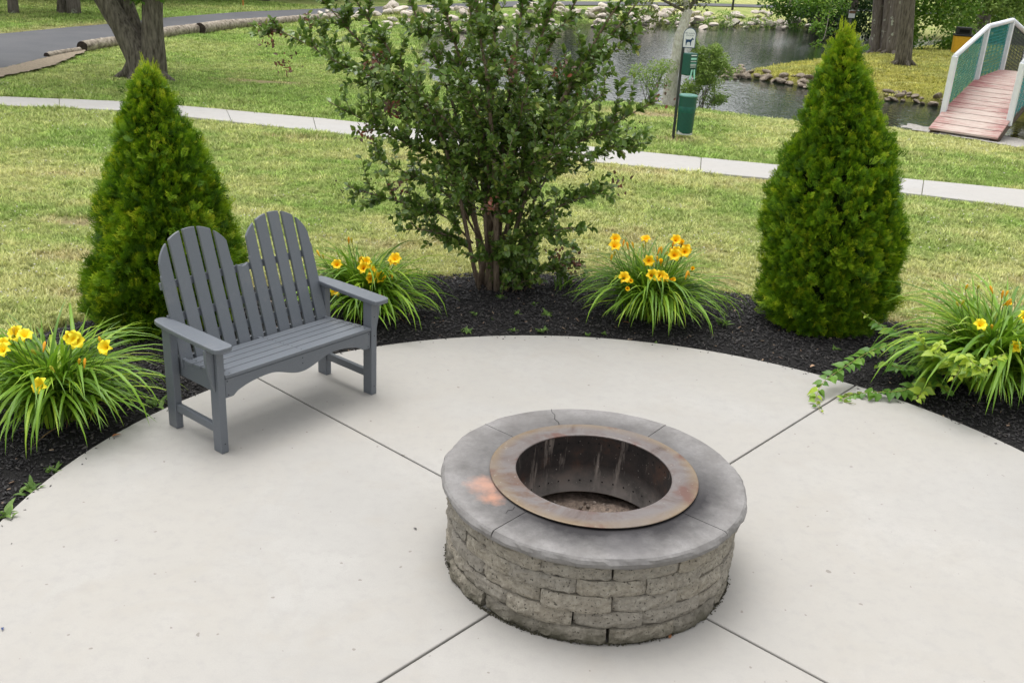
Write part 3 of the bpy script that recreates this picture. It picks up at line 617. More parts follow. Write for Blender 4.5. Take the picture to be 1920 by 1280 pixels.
# ------------------------------------------------------------------ bench
fl_, fr_ = g(421, 848), g(699, 738); bu = (fr_-fl_).normalized(); BW = (fr_-fl_).length+.0
bang = math.atan2(bu.y, bu.x)
bench = empty('garden_bench', (fl_+fr_)/2, bang, 'grey slatted double garden bench with two arched backs on the patio', 'bench')
B = M['bench']; HW = BW/2; LT, LD = .047, .085     # leg thickness across, depth
def bb(name, x0, x1, y0, y1, z0, z1, parent=bench, bev=.004): return box(name, x0, x1, y0, y1, z0, z1, B, parent, bev, 2)
D_ = .485
for s in (-1, 1):
    xo = s*HW; xa, xb = (xo-LT/2, xo+LT/2)
    fl = bb('leg', xa, xb, -.012, LD-.012-.005, 0, .652); 
    bk = obj('leg', bm_mesh('leg', prism_bm([(D_-LD/2+.0, 0), (D_+LD/2, 0), (D_+LD/2+.0, .652), (D_-LD/2, .652)], xa, xb, .004, 'yz', 2), B), bench)
    bb('stretcher', xo-.016, xo+.016, LD-.016, D_-LD/2-.001, .115, .165)
    bb('side_rail', xo-s*LT/2-s*.022-.011, xo-s*LT/2-s*.022+.011, .012, D_+.03, .335, .452, bench)
    # arm with rounded ends and its bracket
    w2 = .062; pts = []
    for yy, ww in ((-.085, .030), (-.082, .044), (-.066, .058), (-.045, .062), (.2, .062), (.40, .056), (.52, .046), (.555, .036), (.57, .018)): pts.append((ww, yy))
    pts = pts+[(-a, b) for a, b in pts[::-1]]
    pts = [(xo+a+s*.012, b) for a, b in pts]
    obj('arm_rest', bm_mesh('arm_rest', prism_bm(pts, .6525, .682, .007, 'xy', 3), B), bench)
    br = [(.02, .651), (.155-.085, .651)]
    brk = [(xo+s*(LT/2+.0005), .651), (xo+s*(LT/2+.052), .651), (xo+s*(LT/2+.050), .58), (xo+s*(LT/2+.040), .52), (xo+s*(LT/2+.020), .44), (xo+s*(LT/2+.0005), .385)]
    obj('arm_bracket', bm_mesh('arm_bracket', prism_bm(brk, .012, .038, .003, 'xz'), B), bench)
# seat slats, falling slightly to the back
SX = HW-LT/2-.004
def slat(y0, y1, zf, zb, th=.022):
    pts = [(y0, zf-th), (y1, zb-th), (y1, zb), (y0, zf)]; full = (y0 > LD)
    xx = HW+.0 if full else SX
    return obj('seat_slat', bm_mesh('seat_slat', prism_bm(pts, -xx+(.028 if full else 0), xx-(.028 if full else 0), .004, 'yz', 2), B), bench)
SZ = .482
sl_y = [(-.012, .068), (.076, .150), (.158, .226), (.234, .304), (.314, .392)]
for i, (y0, y1) in enumerate(sl_y): slat(y0, y1, SZ-.09*max(0, y0-.03), SZ-.09*max(0, y1-.03))
# shaped front apron
ap = []
for i in range(41):
    x = -SX+2*SX*i/40; u = abs(x)/SX
    if u > .90: z = .338
    else:
        v = u/.90; z = .338+.058*(1-abs(2*v-1.04)**2.2 if True else 0)-.0
        z = .338+.062*math.sin(PI*min(1, v)**1.0)**.8*(1 if v > .5 else 1)
        zc = .345+.012*math.cos(PI*min(1, v/.5)); 
        if v < .5: z = .400-(.400-.340)*.5*(1+math.cos(PI*v/.5))
        else: z = .338+.062*math.sin(PI*(1-v))**.6 if v < 1 else .338
    ap.append((x, z))
ap = ap+[(SX, SZ-.027), (-SX, SZ-.027)]
obj('apron', bm_mesh('apron', prism_bm(ap, -.004, .020, .003, 'xz'), B), bench)
bb('seat_brace', -.012, .012, .021, D_, .36, .447)
# back: eleven slats on three cross rails, leaning back
TILT = math.radians(17); YB, ZB = .405, .40; pitch_, wsl = .1035, .0815
def bk_pt(x, s, off=0.): return (x, YB+s*math.sin(TILT)+off*math.cos(TILT), ZB+s*math.cos(TILT)-off*math.sin(TILT))
def top_s(x):
    xc = .2985*(1 if x > 0 else -1); rr_ = .2585; d = abs(x-xc)
    return .563+math.sqrt(max(0, rr_**2-d*d))*.92
for k in range(11):
    xm = (k-5)*pitch_; xs = np.linspace(xm-wsl/2, xm+wsl/2, 9)
    if k == 5: tp = [(x, .505+.018*((x-xm)/(wsl/2))**2*1.) for x in xs]
    else:
        tp = [(x, top_s(x)) for x in xs]
        if k in (0, 4, 6, 10):      # the small ear where the arc ends
            inner = xs[0] if k in (0, 6) else xs[-1]
            sgn = 1 if k in (0, 6) else -1; ex = inner+sgn*.006
            tp = [(x, s_) for x, s_ in tp if abs(x-inner) > .004]
            ear = [(inner, .535), (inner+sgn*.002, .548), (inner+sgn*.006, .555)]
            tp = (ear+tp) if sgn > 0 else (tp+ear[::-1])
    pts = [(xm-wsl/2, .0)]+tp+[(xm+wsl/2, .0)]
    bm = prism_bm(pts, 0, .021, .003, 'xz')
    for v in bm.verts: v.co = Vector(bk_pt(v.co.x, v.co.z, v.co.y))
    obj('back_slat', bm_mesh('back_slat', bm, B), bench)
for s0, hh in ((.12, .05), (.27, .05), (.47, .045)):
    bm = prism_bm([(-5.42*pitch_, s0), (5.42*pitch_, s0), (5.42*pitch_, s0+hh), (-5.42*pitch_, s0+hh)], .0225, .045, .003, 'xz')
    for v in bm.verts: v.co = Vector(bk_pt(v.co.x, v.co.z, v.co.y))
    obj('back_rail', bm_mesh('back_rail', bm, B), bench)
bb('back_post', -SX, SX, D_-.02, D_+.005, .345, .44)
dv, df = lathe([(.0001, 0.), (.0042, 0.)], 8); scm = mesh('screw', [(x, -.0008-z, y) for x, y, z in dv], df, M['screw'])
for x, z in ((-HW, .06), (HW, .06), (-SX+.015, .44), (SX-.015, .44), (-SX+.02, .355), (SX-.02, .355), (0, .43), (0, .395), (HW, .55), (HW, .42)):
    obj('screw', scm, bench, (x, -.0125 if abs(x) > SX else -.0045, z))
scv = mesh('screw_top', [(x, y, .0008) for x, y, z in dv], df, M['screw'])
for (y0, y1) in sl_y:
    for x in (-.93, 0., .93):
        for yy in (y0+.018, y1-.018): obj('screw', scv, bench, (x*(HW-.03 if y0 > LD else SX), yy, SZ-.09*max(0, yy-.03)+.0006))

# ------------------------------------------------------------------ planting round the patio
def kite(L, wd, bend=0.):                      # narrow leaf: two quads along y
    return np.array([(0, 0, 0), (wd, L*.45, 0), (0, L, bend), (-wd, L*.45, 0)])
def spray_tpl(seed):
    """flat fan of scale foliage, as arborvitae grows"""
    rg = np.random.default_rng(seed); V = []; Fq = []
    def add(p, a, L, wd, lift):
        k = kite(L, wd); c, s = math.cos(a), math.sin(a); R = np.array([[c, s, 0], [-s, c, 0], [0, 0, 1]])
        v = k@R.T; v[:, 2] += np.array([0, lift*.4, lift, lift*.4])*L; o = len(V); V.extend(v+p); Fq.append((o, o+1, o+2, o+3))
    add(np.zeros(3), 0, 1., .03, .05)
    for i in range(6):
        t_ = .10+.14*i
        for sgn in (-1, 1):
            L = (.52-.32*t_)*rg.uniform(.75, 1.2); a = sgn*math.radians(rg.uniform(32, 55)); lift = rg.uniform(-.35, .35)
            p = np.array([0, t_, 0]); add(p, a, L, .027, lift)
            if i < 4: add(p+np.array([math.sin(a), math.cos(a), lift*.6])*L*.45, a*.35, L*.65, .025, lift)
    return np.array(V), np.array(Fq)
SPR = [spray_tpl(40+i) for i in range(4)]
def arborvitae(label, base, prof, n, seed, dens=1.):
    rg = np.random.default_rng(seed); zs, cxs, hw = map(np.array, zip(*prof)); top = zs[-1]
    root = empty('arborvitae', base, 0, label, 'tree', 'arborvitae beside the patio'); bx_, by_, _ = base
    bumps = [(rg.uniform(0, 2*PI), rg.uniform(.0, .95)*top, rg.uniform(.08, .32), rg.uniform(.16, .40), rg.uniform(.10, .28)) for _ in range(85)]
    def rad(a, z):
        r = np.interp(z, zs, hw); f = np.full(np.shape(a), .86)
        for ba, bz, am, wa, wz in bumps:
            da = (a-ba+PI) % (2*PI)-PI; f = f+am*np.exp(-(da/wa)**2-((z-bz)/wz)**2)*.72
        f = f+.10*(vnoise(np.cos(a)*4+5+seed, np.sin(a)*4+5, z*7)-.5)
        return r*np.minimum(f, 1.15)
    # tufts spaced evenly over the surface, each a fan of sprays
    nt_ = n//13; zc = np.linspace(0, 1, 400); ar = np.interp(zc*top, zs, hw)+.04; cdf = np.cumsum(ar); cdf /= cdf[-1]
    zt = np.interp((np.arange(nt_)+rg.random(nt_))/nt_, cdf, zc*top); at_ = (np.arange(nt_)*2.39996+rg.normal(0, .25, nt_)) % (2*PI)
    lt = np.where(rg.random(nt_) < .75, rg.uniform(.90, 1.0, nt_), rg.uniform(.76, .9, nt_)); st_ = np.clip(zt/top, 0, 1)
    axt = np.column_stack([np.cos(at_), np.sin(at_), np.zeros(nt_)])*(.95-.5*st_)[:, None]+np.array([0, 0, 1.])*(.55+.7*st_)[:, None]+rg.normal(0, .28, (nt_, 3)); axt /= np.linalg.norm(axt, axis=1)[:, None]
    rt = rad(at_, zt)*lt; ct = np.column_stack([np.interp(zt, zs, cxs)-bx_+rt*np.cos(at_), rt*np.sin(at_)*.95, zt])
    ti = np.repeat(np.arange(nt_), 13); m = len(ti); steep = st_[ti]; a = at_[ti]; z = zt[ti]; lay = lt[ti]
    d = axt[ti]+rg.normal(0, .46, (m, 3)); d /= np.linalg.norm(d, axis=1)[:, None]
    scl = rg.uniform(.065, .13, m)*(1-.3*steep)
    pos = ct[ti]+d*(scl*.12)[:, None]+rg.normal(0, .026, (m, 3)); pos[:, 2] = np.maximum(pos[:, 2], .03)
    tang = np.column_stack([-np.sin(a), np.cos(a), np.zeros(m)]); rot = frames(d, tang*rg.choice([-1, 1], m)[:, None]+rg.normal(0, .6, (m, 3)))
    tr_n = rg.normal(0, .13, nt_)[ti]
    rn = np.clip(rg.normal(.40, .17, m)+tr_n*1.3+.22*np.clip((z/top-.84)/.16, 0, 1), 0, 1)
    parts = []; att = []
    which = rg.integers(0, 4, m)
    for k in range(4):
        s_ = which == k; V, Fq, rv = scatter(SPR[k][0], SPR[k][1], pos[s_]-d[s_]/np.linalg.norm(d[s_], axis=1)[:, None]*scl[s_, None]*.45, rot[s_], scl[s_], rn[s_]); parts.append((V, Fq)); att.append(np.clip(rv+np.tile((SPR[k][0][:, 1]-.55)*.55, s_.sum()), 0, 1))
    # leader shoots at the tip
    V, Fq = merge(parts); rv = np.concatenate(att)
    ns = 30; zt = top-.10+rg.random(ns)*.10; pp = np.column_stack([np.interp(zt, zs, cxs)-bx_+rg.normal(0, .02, ns), rg.normal(0, .02, ns), zt]); dd = np.column_stack([rg.normal(0, .22, ns), rg.normal(0, .22, ns), np.ones(ns)])
    V2, F2, r2 = scatter(SPR[0][0]*np.array([.35, 1, .35]), SPR[0][1], pp, frames(dd, rdir(ns, rg)), rg.uniform(.08, .17, ns), np.full(ns, .9)); V, Fq = merge([(V, Fq), (V2, F2)]); rv = np.r_[rv, r2]
    obj('foliage', mesh_np('foliage', V, Fq, M['arb'], False, {'rnd': rv}), root)
    # closed core, its near-black colour stands in for inner shade; then trunk
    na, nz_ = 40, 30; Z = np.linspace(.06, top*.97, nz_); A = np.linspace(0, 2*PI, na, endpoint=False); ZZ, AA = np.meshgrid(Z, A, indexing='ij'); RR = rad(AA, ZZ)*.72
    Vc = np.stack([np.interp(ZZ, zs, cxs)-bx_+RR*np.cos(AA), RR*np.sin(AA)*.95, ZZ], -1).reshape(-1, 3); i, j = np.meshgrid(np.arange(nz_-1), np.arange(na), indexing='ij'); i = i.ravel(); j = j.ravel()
    obj('shade_core', mesh_np('shade_core', Vc, np.stack([i*na+j, i*na+(j+1) % na, (i+1)*na+(j+1) % na, (i+1)*na+j], 1), M['arbcore'], True), root)
    V, Fq = tube_np([(0, 0, -.06), (0, 0, .3), (float(np.interp(top*.9, zs, cxs))-bx_, 0, top*.9)], [.05, .045, .01], 10); obj('trunk', mesh_np('trunk', V, Fq, M['myrtle_bark'], True), root)
    return root
arborvitae('smaller cone shaped arborvitae tree standing behind the grey bench', (-2.66, 7.02, 0), [(.03, -2.68, .40), (.15, -2.68, .47), (.42, -2.64, .49), (.83, -2.61, .41), (1.12, -2.58, .345), (1.36, -2.6, .27), (1.56, -2.66, .165), (1.72, -2.65, .10), (1.82, -2.64, .05), (1.87, -2.64, .01)], 21000, 5)
arborvitae('taller cone shaped arborvitae tree standing by the trailing vine', (2.58, 7.86, 0), [(.03, 2.60, .42), (.2, 2.60, .485), (.6, 2.56, .485), (1.0, 2.565, .465), (1.4, 2.565, .40), (1.6, 2.53, .325), (1.8, 2.46, .24), (1.98, 2.44, .175), (2.14, 2.42, .11), (2.28, 2.40, .05), (2.34, 2.39, .01)], 25000, 9)

# crape myrtle: many stems fanning out of one base
def leaf_tpl():                               # oval leaf, folded along its rib; 4 quads
    V = []; 
    for y, w_, z in ((0, .02, 0), (.3, .27, .02), (.65, .27, -.01), (1., .02, -.08)): V += [(-w_, y, z+w_*.35), (0, y, z), (w_, y, z+w_*.35)]
    return np.array(V), np.array([(3*i+j, 3*i+j+1, 3*i+j+4, 3*i+j+3) for i in range(3) for j in range(2)])
LV, LF = leaf_tpl()
def myrtle():
    rg = np.random.default_rng(21); base = g(925, 540); bx_, by_ = base.x, base.y
    root = empty('crape_myrtle', (bx_, by_, 0), 0, 'many stemmed crape myrtle shrub with dark glossy leaves growing in the mulch bed', 'shrub')
    Y0 = by_
    # (pixel where the stem passes or ends, depth offset)
    ends = [((545, -60), .3), ((600, -110), -.5), ((690, -150), .5), ((770, -190), -.3), ((850, -200), .6), ((930, -210), -.5), ((1010, -200), .2), ((1090, -170), -.6), ((1160, -140), .5), ((1215, -110), 0.), ((1262, -80), .3), ((880, -120), -.8), ((1000, -110), .8),
            ((505, 45), -.1), ((560, 60), .35), ((1235, 190), -.25), ((1205, 50), .25), ((655, 352), -.35), ((620, 200), -.45), ((1155, 345), -.3), ((1200, 250), .4), ((760, 430), -.4), ((1090, 420), -.45), ((820, 330), -.6), ((1050, 280), -.65), ((930, 300), -.7), ((1100, 500), .2), ((980, 455), -.35), ((900, 460), -.3), ((700, 290), .3), ((1130, 160), -.5), ((740, 150), -.55), ((870, 130), -.7), ((990, 130), -.7), ((1080, 120), .6), ((800, 60), .7)]
    stems = []; twigs = []; LP, LD, LS, LR, LN = [], [], [], [], []
    def curve(p0, p1, sag, n=14):
        p0 = np.array(p0); p1 = np.array(p1); mid = p0*.5+p1*.5; mid[:2] = p0[:2]+(p1[:2]-p0[:2])*.30; mid[2] = p0[2]+(p1[2]-p0[2])*.52-sag
        return smooth_path([p0, mid, p1], n)
    def leaves_on(P, t0, dens, size, red=0.):
        L = np.linalg.norm(np.diff(P, axis=0), axis=1).sum(); m = int(L*dens); 
        if m < 2: return
        T = np.gradient(P, axis=0); tt = t0+(1-t0)*np.sort(rg.random(m)); idx = tt*(len(P)-1); i0 = np.minimum(idx.astype(int), len(P)-2); f = (idx-i0)[:, None]
        pos = P[i0]*(1-f)+P[i0+1]*f; ax = T[i0]/(np.linalg.norm(T[i0], axis=1)[:, None]+1e-9)
        sd_ = np.cross(ax, rdir(m, rg)); sd_ /= np.linalg.norm(sd_, axis=1)[:, None]+1e-9
        d = sd_*.9+ax*.55+np.array([0, 0, .12]); LP.append(pos); LD.append(d); LN.append(rdir(m, rg)*.75+np.array([0, -.1, 1.])); LS.append(size*rg.uniform(.65, 1.2, m))
        tip = (tt > .9); LR.append(np.clip(rg.beta(2, 2.4, m)*.9+red*tip*rg.random(m), 0, 1))
    for k, ((px, py), dy) in enumerate(ends):
        e = atY(px, py, Y0+dy); e = np.array([e.x-bx_, e.y-by_, e.z]); low = e[2] < 1.2
        b0 = np.array([rg.normal(0, .07), rg.normal(0, .05), -.03]); main = k < 13
        if not main:                               # springs from a height on an inner stem line
            h = max(.12, e[2]*rg.uniform(.30, .55)); b0 = np.array([e[0]*.16+rg.normal(0, .05), e[1]*.16, h*.9])
        P = curve(b0, e, .06 if main else -.02, 16); P += np.cumsum(rg.normal(0, .009, P.shape), 0)*np.linspace(0, 1, 16)[:, None]
        r0 = rg.uniform(.020, .031) if main else rg.uniform(.007, .012); stems.append(tube_np(P, np.linspace(r0, .0035, 16), 7, .05))
        leaves_on(P, .45 if main else .3, 52, .061, .12)
        L = np.linalg.norm(e-b0); nb = int(L*(14 if main else 21))
        for b in range(nb):
            t_ = (rg.uniform(.16, .98)**.8) if main else rg.uniform(.15, .98); i = int(t_*15); p0 = P[i]; ax = P[min(i+1, 15)]-P[max(i-1, 0)]; ax /= np.linalg.norm(ax)
            sd_ = np.cross(ax, rdir(1, rg)[0]); sd_ /= np.linalg.norm(sd_); ln = rg.uniform(.14, .42)*(1-.35*t_)
            q1 = p0+(ax*.75+sd_*.8+np.array([0, 0, .25]))*ln; Q = smooth_path([p0, p0+(ax*.55+sd_*.3)*ln*.6+np.array([0, 0, .02]), q1], 6)
            if main and t_ < .33 and rg.random() < .5: continue
            twigs.append(tube_np(Q, np.linspace(.004, .0015, 6), 4, cap=False)); leaves_on(Q, .12, 72 if ln > .2 else 88, .061, .2)
    # leafy suckers at the foot
    for b in range(46):
        a = rg.uniform(0, 2*PI); ln = rg.uniform(.25, .62); p0 = np.array([rg.normal(.13, .07), rg.normal(-.02, .07), -.02]); q1 = p0+np.array([math.cos(a)*ln*.5+.10, math.sin(a)*ln*.45-.04, ln*rg.uniform(.6, 1.1)])
        Q = smooth_path([p0, p0*.6+q1*.4+np.array([0, 0, .06]), q1], 8); twigs.append(tube_np(Q, np.linspace(.005, .002, 8), 4, cap=False)); leaves_on(Q, .2, 95, .06, .05)
    for i, (V, Fq) in enumerate(stems): obj('stem', mesh_np('stem', V, Fq, M['myrtle_bark'], True), root)
    V, Fq = merge(twigs); tag(obj('twigs', mesh_np('twigs', V, Fq, M['myrtle_bark'], True), root), kind='stuff')
    pos = np.vstack(LP); V, Fq, rv = scatter(LV, LF, pos, frames(np.vstack(LD), np.vstack(LN)), np.concatenate(LS), np.concatenate(LR))
    print('myrtle leaves', len(pos))
    tag(obj('leaves', mesh_np('leaves', V, Fq, M['myrtle'], True, {'rnd': rv}), root), kind='stuff')
    # reddish young tips and dry seed heads on the long shoots
    rp, rdd, seeds = [], [], []
    for (px, py), dy, m in (((508, 66), -.1, 34), ((535, 118), -.1, 26), ((582, 36), .35, 16), ((1243, 178), -.25, 14), ((1160, 345), -.3, 14), ((700, 120), -.3, 40), ((735, 205), -.3, 44), ((690, 250), -.3, 36), ((745, 360), -.4, 30), ((925, 385), -.6, 26), ((960, 130), -.6, 30), ((1050, 130), -.5, 26), ((1045, 492), .1, 40), ((1080, 500), .15, 40), ((1062, 484), .2, 24)):
        c = atY(px, py, Y0+dy); c = np.array([c.x-bx_, c.y-by_, c.z]); rp.append(c+rg.normal(0, .045, (m, 3))); rdd.append(rdir(m, rg)+np.array([0, 0, .5]))
    rp = np.vstack(rp); V, Fq, rv = scatter(LV, LF, rp, frames(np.vstack(rdd), rdir(len(rp), rg)+np.array([0, 0, .8])), rg.uniform(.028, .05, len(rp)), rg.random(len(rp)))
    tag(obj('young_leaves', mesh_np('young_leaves', V, Fq, M['myrtle_red'], True, {'rnd': rv}), root), kind='stuff')
    for (px, py), dy, m in (((506, 58), -.1, 26), ((648, 350), -.35, 10), ((690, 352), -.35, 8), ((720, 200), -.4, 8), ((1195, 235), .3, 6)):
        c = atY(px, py, Y0+dy); seeds.append(np.array([c.x-bx_, c.y-by_, c.z])+rg.normal(0, .05, (m, 3)))
    sp_ = np.vstack(seeds); V, Fq, _r = scatter(bv, bf, sp_, frames(rdir(len(sp_), rg), rdir(len(sp_), rg)), rg.uniform(.005, .009, len(sp_)))
    tag(obj('seed_heads', mesh_np('seed_heads', V, Fq, simple('seed_head', (.05, .03, .022), .9)), root), kind='stuff')
myrtle()

# daylilies
def blade(L, el0, droop, wd, seg=9, twist=0.):
    """arching strap leaf in the local xz plane, V-folded"""
    V = []; p = np.array([0., 0, 0]); el = el0
    for i in range(seg+1):
        t_ = i/seg; ww = wd*(1-t_**2.6)*(.55+.45*min(1, t_*5)); fold = ww*.45; sx_ = math.sin(twist*t_)
        V += [tuple(p+np.array([fold*-math.sin(el)*1., -ww, fold*math.cos(el)])), tuple(p), tuple(p+np.array([fold*-math.sin(el), ww, fold*math.cos(el)]))]
        el = el0-droop*(t_**1.25); p = p+np.array([math.cos(el), 0, math.sin(el)])*L/seg
    V = np.array(V); Fq = np.array([(3*i+j, 3*i+j+1, 3*i+j+4, 3*i+j+3) for i in range(seg) for j in range(2)]); return V, Fq
def rotz(V, a):
    c, s = math.cos(a), math.sin(a); return V@np.array([[c, s, 0], [-s, c, 0], [0, 0, 1]])
def flower_mesh(seed, mat, close=1., R=.042):
    rg = np.random.default_rng(seed); V, Fq, rn = [], [], []
    for k in range(6):
        a = k*PI/3+rg.normal(0, .06); inner = k % 2; wmax = .021 if inner else .016; o = len(V)
        for i in range(6):
            t_ = i/5; rr_ = (.004+R*t_**1.15)*close; z = .042*math.sin(min(1, t_*1.05)*PI*.52)-.012*max(0, t_-.72)/.28*(1.5 if close > .8 else 0)
            ww = wmax*math.sin(PI*min(.97, .12+.86*t_))**.75*(close*.5+.5)
            for j in (-1, 0, 1):
                x, y = rr_, j*ww; V.append((x*math.cos(a)-y*math.sin(a), x*math.sin(a)+y*math.cos(a), z+abs(j)*.004+.002*inner+rg.normal(0, .001))); rn.append(t_)
        for i in range(5):
            for j in range(2): b = o+3*i+j; Fq.append((b, b+1, b+4, b+3))
    for v in [(0, 0, -.05)]: pass
    tV, tF = tube_np([(0, 0, -.035), (0, 0, -.01), (0, 0, .006)], [.003, .005, .009], 6, cap=False); tF = tF+len(V); V = np.vstack([V, tV]); Fq = np.vstack([Fq, tF]); rn = rn+[.6]*len(tV)
    return mesh_np('flower', V, Fq, mat, True, {'rnd': rn})
def bud_mesh(L, col):
    V, Fq = tube_np([(0, 0, 0), (0, 0, L*.3), (0, 0, L*.65), (0, 0, L*.9), (0, 0, L)], [.003, .006, .009, .006, .001], 6); return mesh_np('bud', V, Fq, M['bud'], True, {'rnd': np.full(len(V), col)})
FLO = [flower_mesh(60+i, M['petal']) for i in range(3)]; FLY = [flower_mesh(70+i, M['petal_yellow']) for i in range(3)]; WILT = [flower_mesh(80, M['petal'], .35, .04)]
BUD = [bud_mesh(.05, .45), bud_mesh(.04, .1), bud_mesh(.06, .8)]
BLADES = [blade(L, math.radians(e), math.radians(dr), wd*1.3) for L, e, dr, wd in ((.86, 78, 150, .011), (.78, 72, 135, .010), (.92, 82, 125, .011), (.70, 64, 120, .010), (.78, 84, 75, .010), (.92, 75, 165, .012), (.72, 54, 95, .010), (.80, 80, 100, .009), (.62, 82, 48, .009), (.55, 76, 48, .009))]
BLM = [mesh_np('leaf', V, Fq, M['lily'], True, {'rnd': np.full(len(V), .15+.08*i)}) for i, (V, Fq) in enumerate(BLADES)]
def daylily(label, base, scale, nst, nob, flowers, buds, wilted, seed, kinds=FLO, flat=1., dry=26):
    rg = np.random.default_rng(seed); root = empty('daylily', base, 0, label, 'daylily', 'daylilies along the edge of the patio'); b = np.array(base)
    Vs, rv = [], []
    for i in range(nst):
        k = rg.integers(8, 10) if rg.random() < .32 else rg.integers(0, 8); V, Fq = BLADES[k]; s = scale*rg.uniform(.6, 1.12); a = rg.uniform(0, 2*PI)
        V = rotz(V*np.array([s*flat, s, s*rg.uniform(.75, 1.05)]), a)+np.array([rg.normal(0, .07), rg.normal(0, .06), 0])*scale; Vs.append((V, Fq)); rv.append(np.full(len(V), np.clip(rg.beta(2, 2.2), 0, 1)))
    V, Fq = merge(Vs); V[:, 2] = np.maximum(V[:, 2], -.01); tag(obj('leaves', mesh_np('leaves', V, Fq, M['lily'], True, {'rnd': np.concatenate(rv)}), root), kind='stuff')
    for i in range(nob):
        k = int(rg.integers(0, 8)); o = obj('leaf', BLM[k], root, (rg.normal(0, .07)*scale, rg.normal(0, .06)*scale, .0), rg.uniform(-PI, 0)); s = scale*rg.uniform(.85, 1.18); o.scale = (s*flat, s, s*rg.uniform(.8, 1.08))
    Vs, rv = [], []
    for i in range(dry):
        V, Fq = blade(rg.uniform(.2, .38), math.radians(rg.uniform(5, 40)), math.radians(rg.uniform(40, 90)), .006, 6); V = rotz(V*scale, rg.uniform(0, 2*PI))+np.array([rg.normal(0, .06), rg.normal(0, .06), .01]); V[:, 2] = np.maximum(V[:, 2], .0); Vs.append((V, Fq)); rv.append(np.full(len(V), rg.random()))
    V, Fq = merge(Vs); tag(obj('dry_leaves', mesh_np('dry_leaves', V, Fq, M['lilydry'], True, {'rnd': np.concatenate(rv)}), root), kind='stuff')
    sc_parts = []
    def place(px, py, me, nm, face=True, dyy=0.):
        P = atY(px, py, base[1]+dyy-.16); p = np.array([P.x, P.y, P.z])-b; p[2] = max(p[2], .12)
        o = obj(nm, me, root, p)
        if face: dv_ = Vector((rg.normal(0, .35), -1+rg.normal(0, .3), rg.uniform(.35, 1.0)))
        else: dv_ = Vector((rg.normal(0, .35), rg.normal(0, .35), 1))
        o.rotation_euler = dv_.to_track_quat('Z', 'Y').to_euler(); s = rg.uniform(.95, 1.2); o.scale = (s, s, s)
        q0 = np.array([p[0]*.25, p[1]*.25, 0]); tail = p-np.array(dv_.normalized())*.03*s if face else p
        sc_parts.append(tube_np(smooth_path([q0, (q0+tail)*.5+np.array([0, 0, .04]), tail], 8), np.linspace(.004, .0025, 8), 5, cap=False))
    for i, (px, py, dyy) in enumerate(flowers): place(px, py, kinds[i % len(kinds)], 'flower', True, dyy)
    for i, (px, py, dyy) in enumerate(buds): place(px, py, BUD[i % 3], 'bud', False, dyy)
    for i, (px, py, dyy) in enumerate(wilted): place(px, py, WILT[0], 'wilted_flower', True, dyy)
    V, Fq = merge(sc_parts); obj('scapes', mesh_np('scapes', V, Fq, M['scape'], True), root)['kind'] = 'stuff'
def cr(x0, y0, s, lst): return [(x0+a/s, y0+b/s, d) for a, b, d in lst]
mb = g(1215, 592)
daylily('daylily clump with many orange yellow flowers between the crape myrtle and the taller arborvitae', (mb.x, mb.y, 0), 1.0, 640, 70,
        cr(1080, 430, 5.817, [(420, 120, .1), (415, 195, 0), (760, 130, .15), (1080, 130, .1), (795, 340, 0), (1070, 285, -.05), (1185, 250, 0), (515, 537, -.2), (815, 507, -.2), (915, 515, -.15), (1090, 245, 0), (1190, 225, .05), (945, 540, -.15)]),
        cr(1080, 430, 5.817, [(380, 340, -.05), (415, 290, 0), (570, 220, .05), (630, 205, .05), (740, 205, .05), (890, 275, 0), (935, 260, 0), (1150, 180, .05), (1190, 545, -.15), (1240, 515, -.1), (415, 550, -.2), (1050, 200, .05), (1020, 260, 0), (970, 280, 0), (510, 190, .05), (890, 350, -.05)]),
        cr(1080, 430, 5.817, [(925, 370, -.05), (1025, 550, -.2), (1265, 440, -.05), (590, 560, -.2), (560, 640, -.25), (1150, 160, .05)]), 31, FLO, 1.12)
bb_ = g(690, 592)
daylily('daylily clump with orange yellow flowers rising behind the arm of the bench', (bb_.x, bb_.y, 0), .98, 540, 60,
        [(632, 498, 0), (682, 504, -.05), (694, 509, -.05), (694, 523, -.05), (741, 487, 0), (711, 521, 0), (628, 544, -.15), (738, 492, 0), (686, 494, 0)], [(600, 481, 0), (607, 486, 0), (654, 458, .05), (675, 492, 0), (660, 456, .05), (728, 520, 0), (735, 524, -.05)], [(674, 490, .02), (715, 560, -.1)], 32)
lb = g(112, 782)
daylily('daylily clump with bright yellow flowers beside the empty end of the bench', (lb.x, lb.y, 0), 1.0, 620, 70,
        [(10, 648, 0), (46, 634, 0), (139, 639, 0), (203, 652, 0), (82, 724, -.25), (8, 660, -.05), (36, 628, .05), (134, 634, 0)], [(27, 628, 0), (24, 640, 0), (81, 660, -.05), (148, 684, -.1), (103, 698, -.15), (158, 690, -.1), (190, 645, 0), (68, 665, 0)], [], 33, FLY, 1.1)
rb_ = g(1850, 722)
daylily('daylily clump with orange buds tangled with the leafy vine', (rb_.x, rb_.y, 0), 1.25, 720, 70,
        [(1836, 612, -.1), (1900, 650, -.2), (1917, 596, 0)], [(1810, 543, .1), (1832, 542, .1), (1862, 551, .1), (1885, 556, .1), (1802, 572, 0), (1888, 574, 0), (1860, 617, -.1), (1797, 575, 0), (1878, 560, .1)], [(1886, 570, .05)], 34, FLY, 1.12)

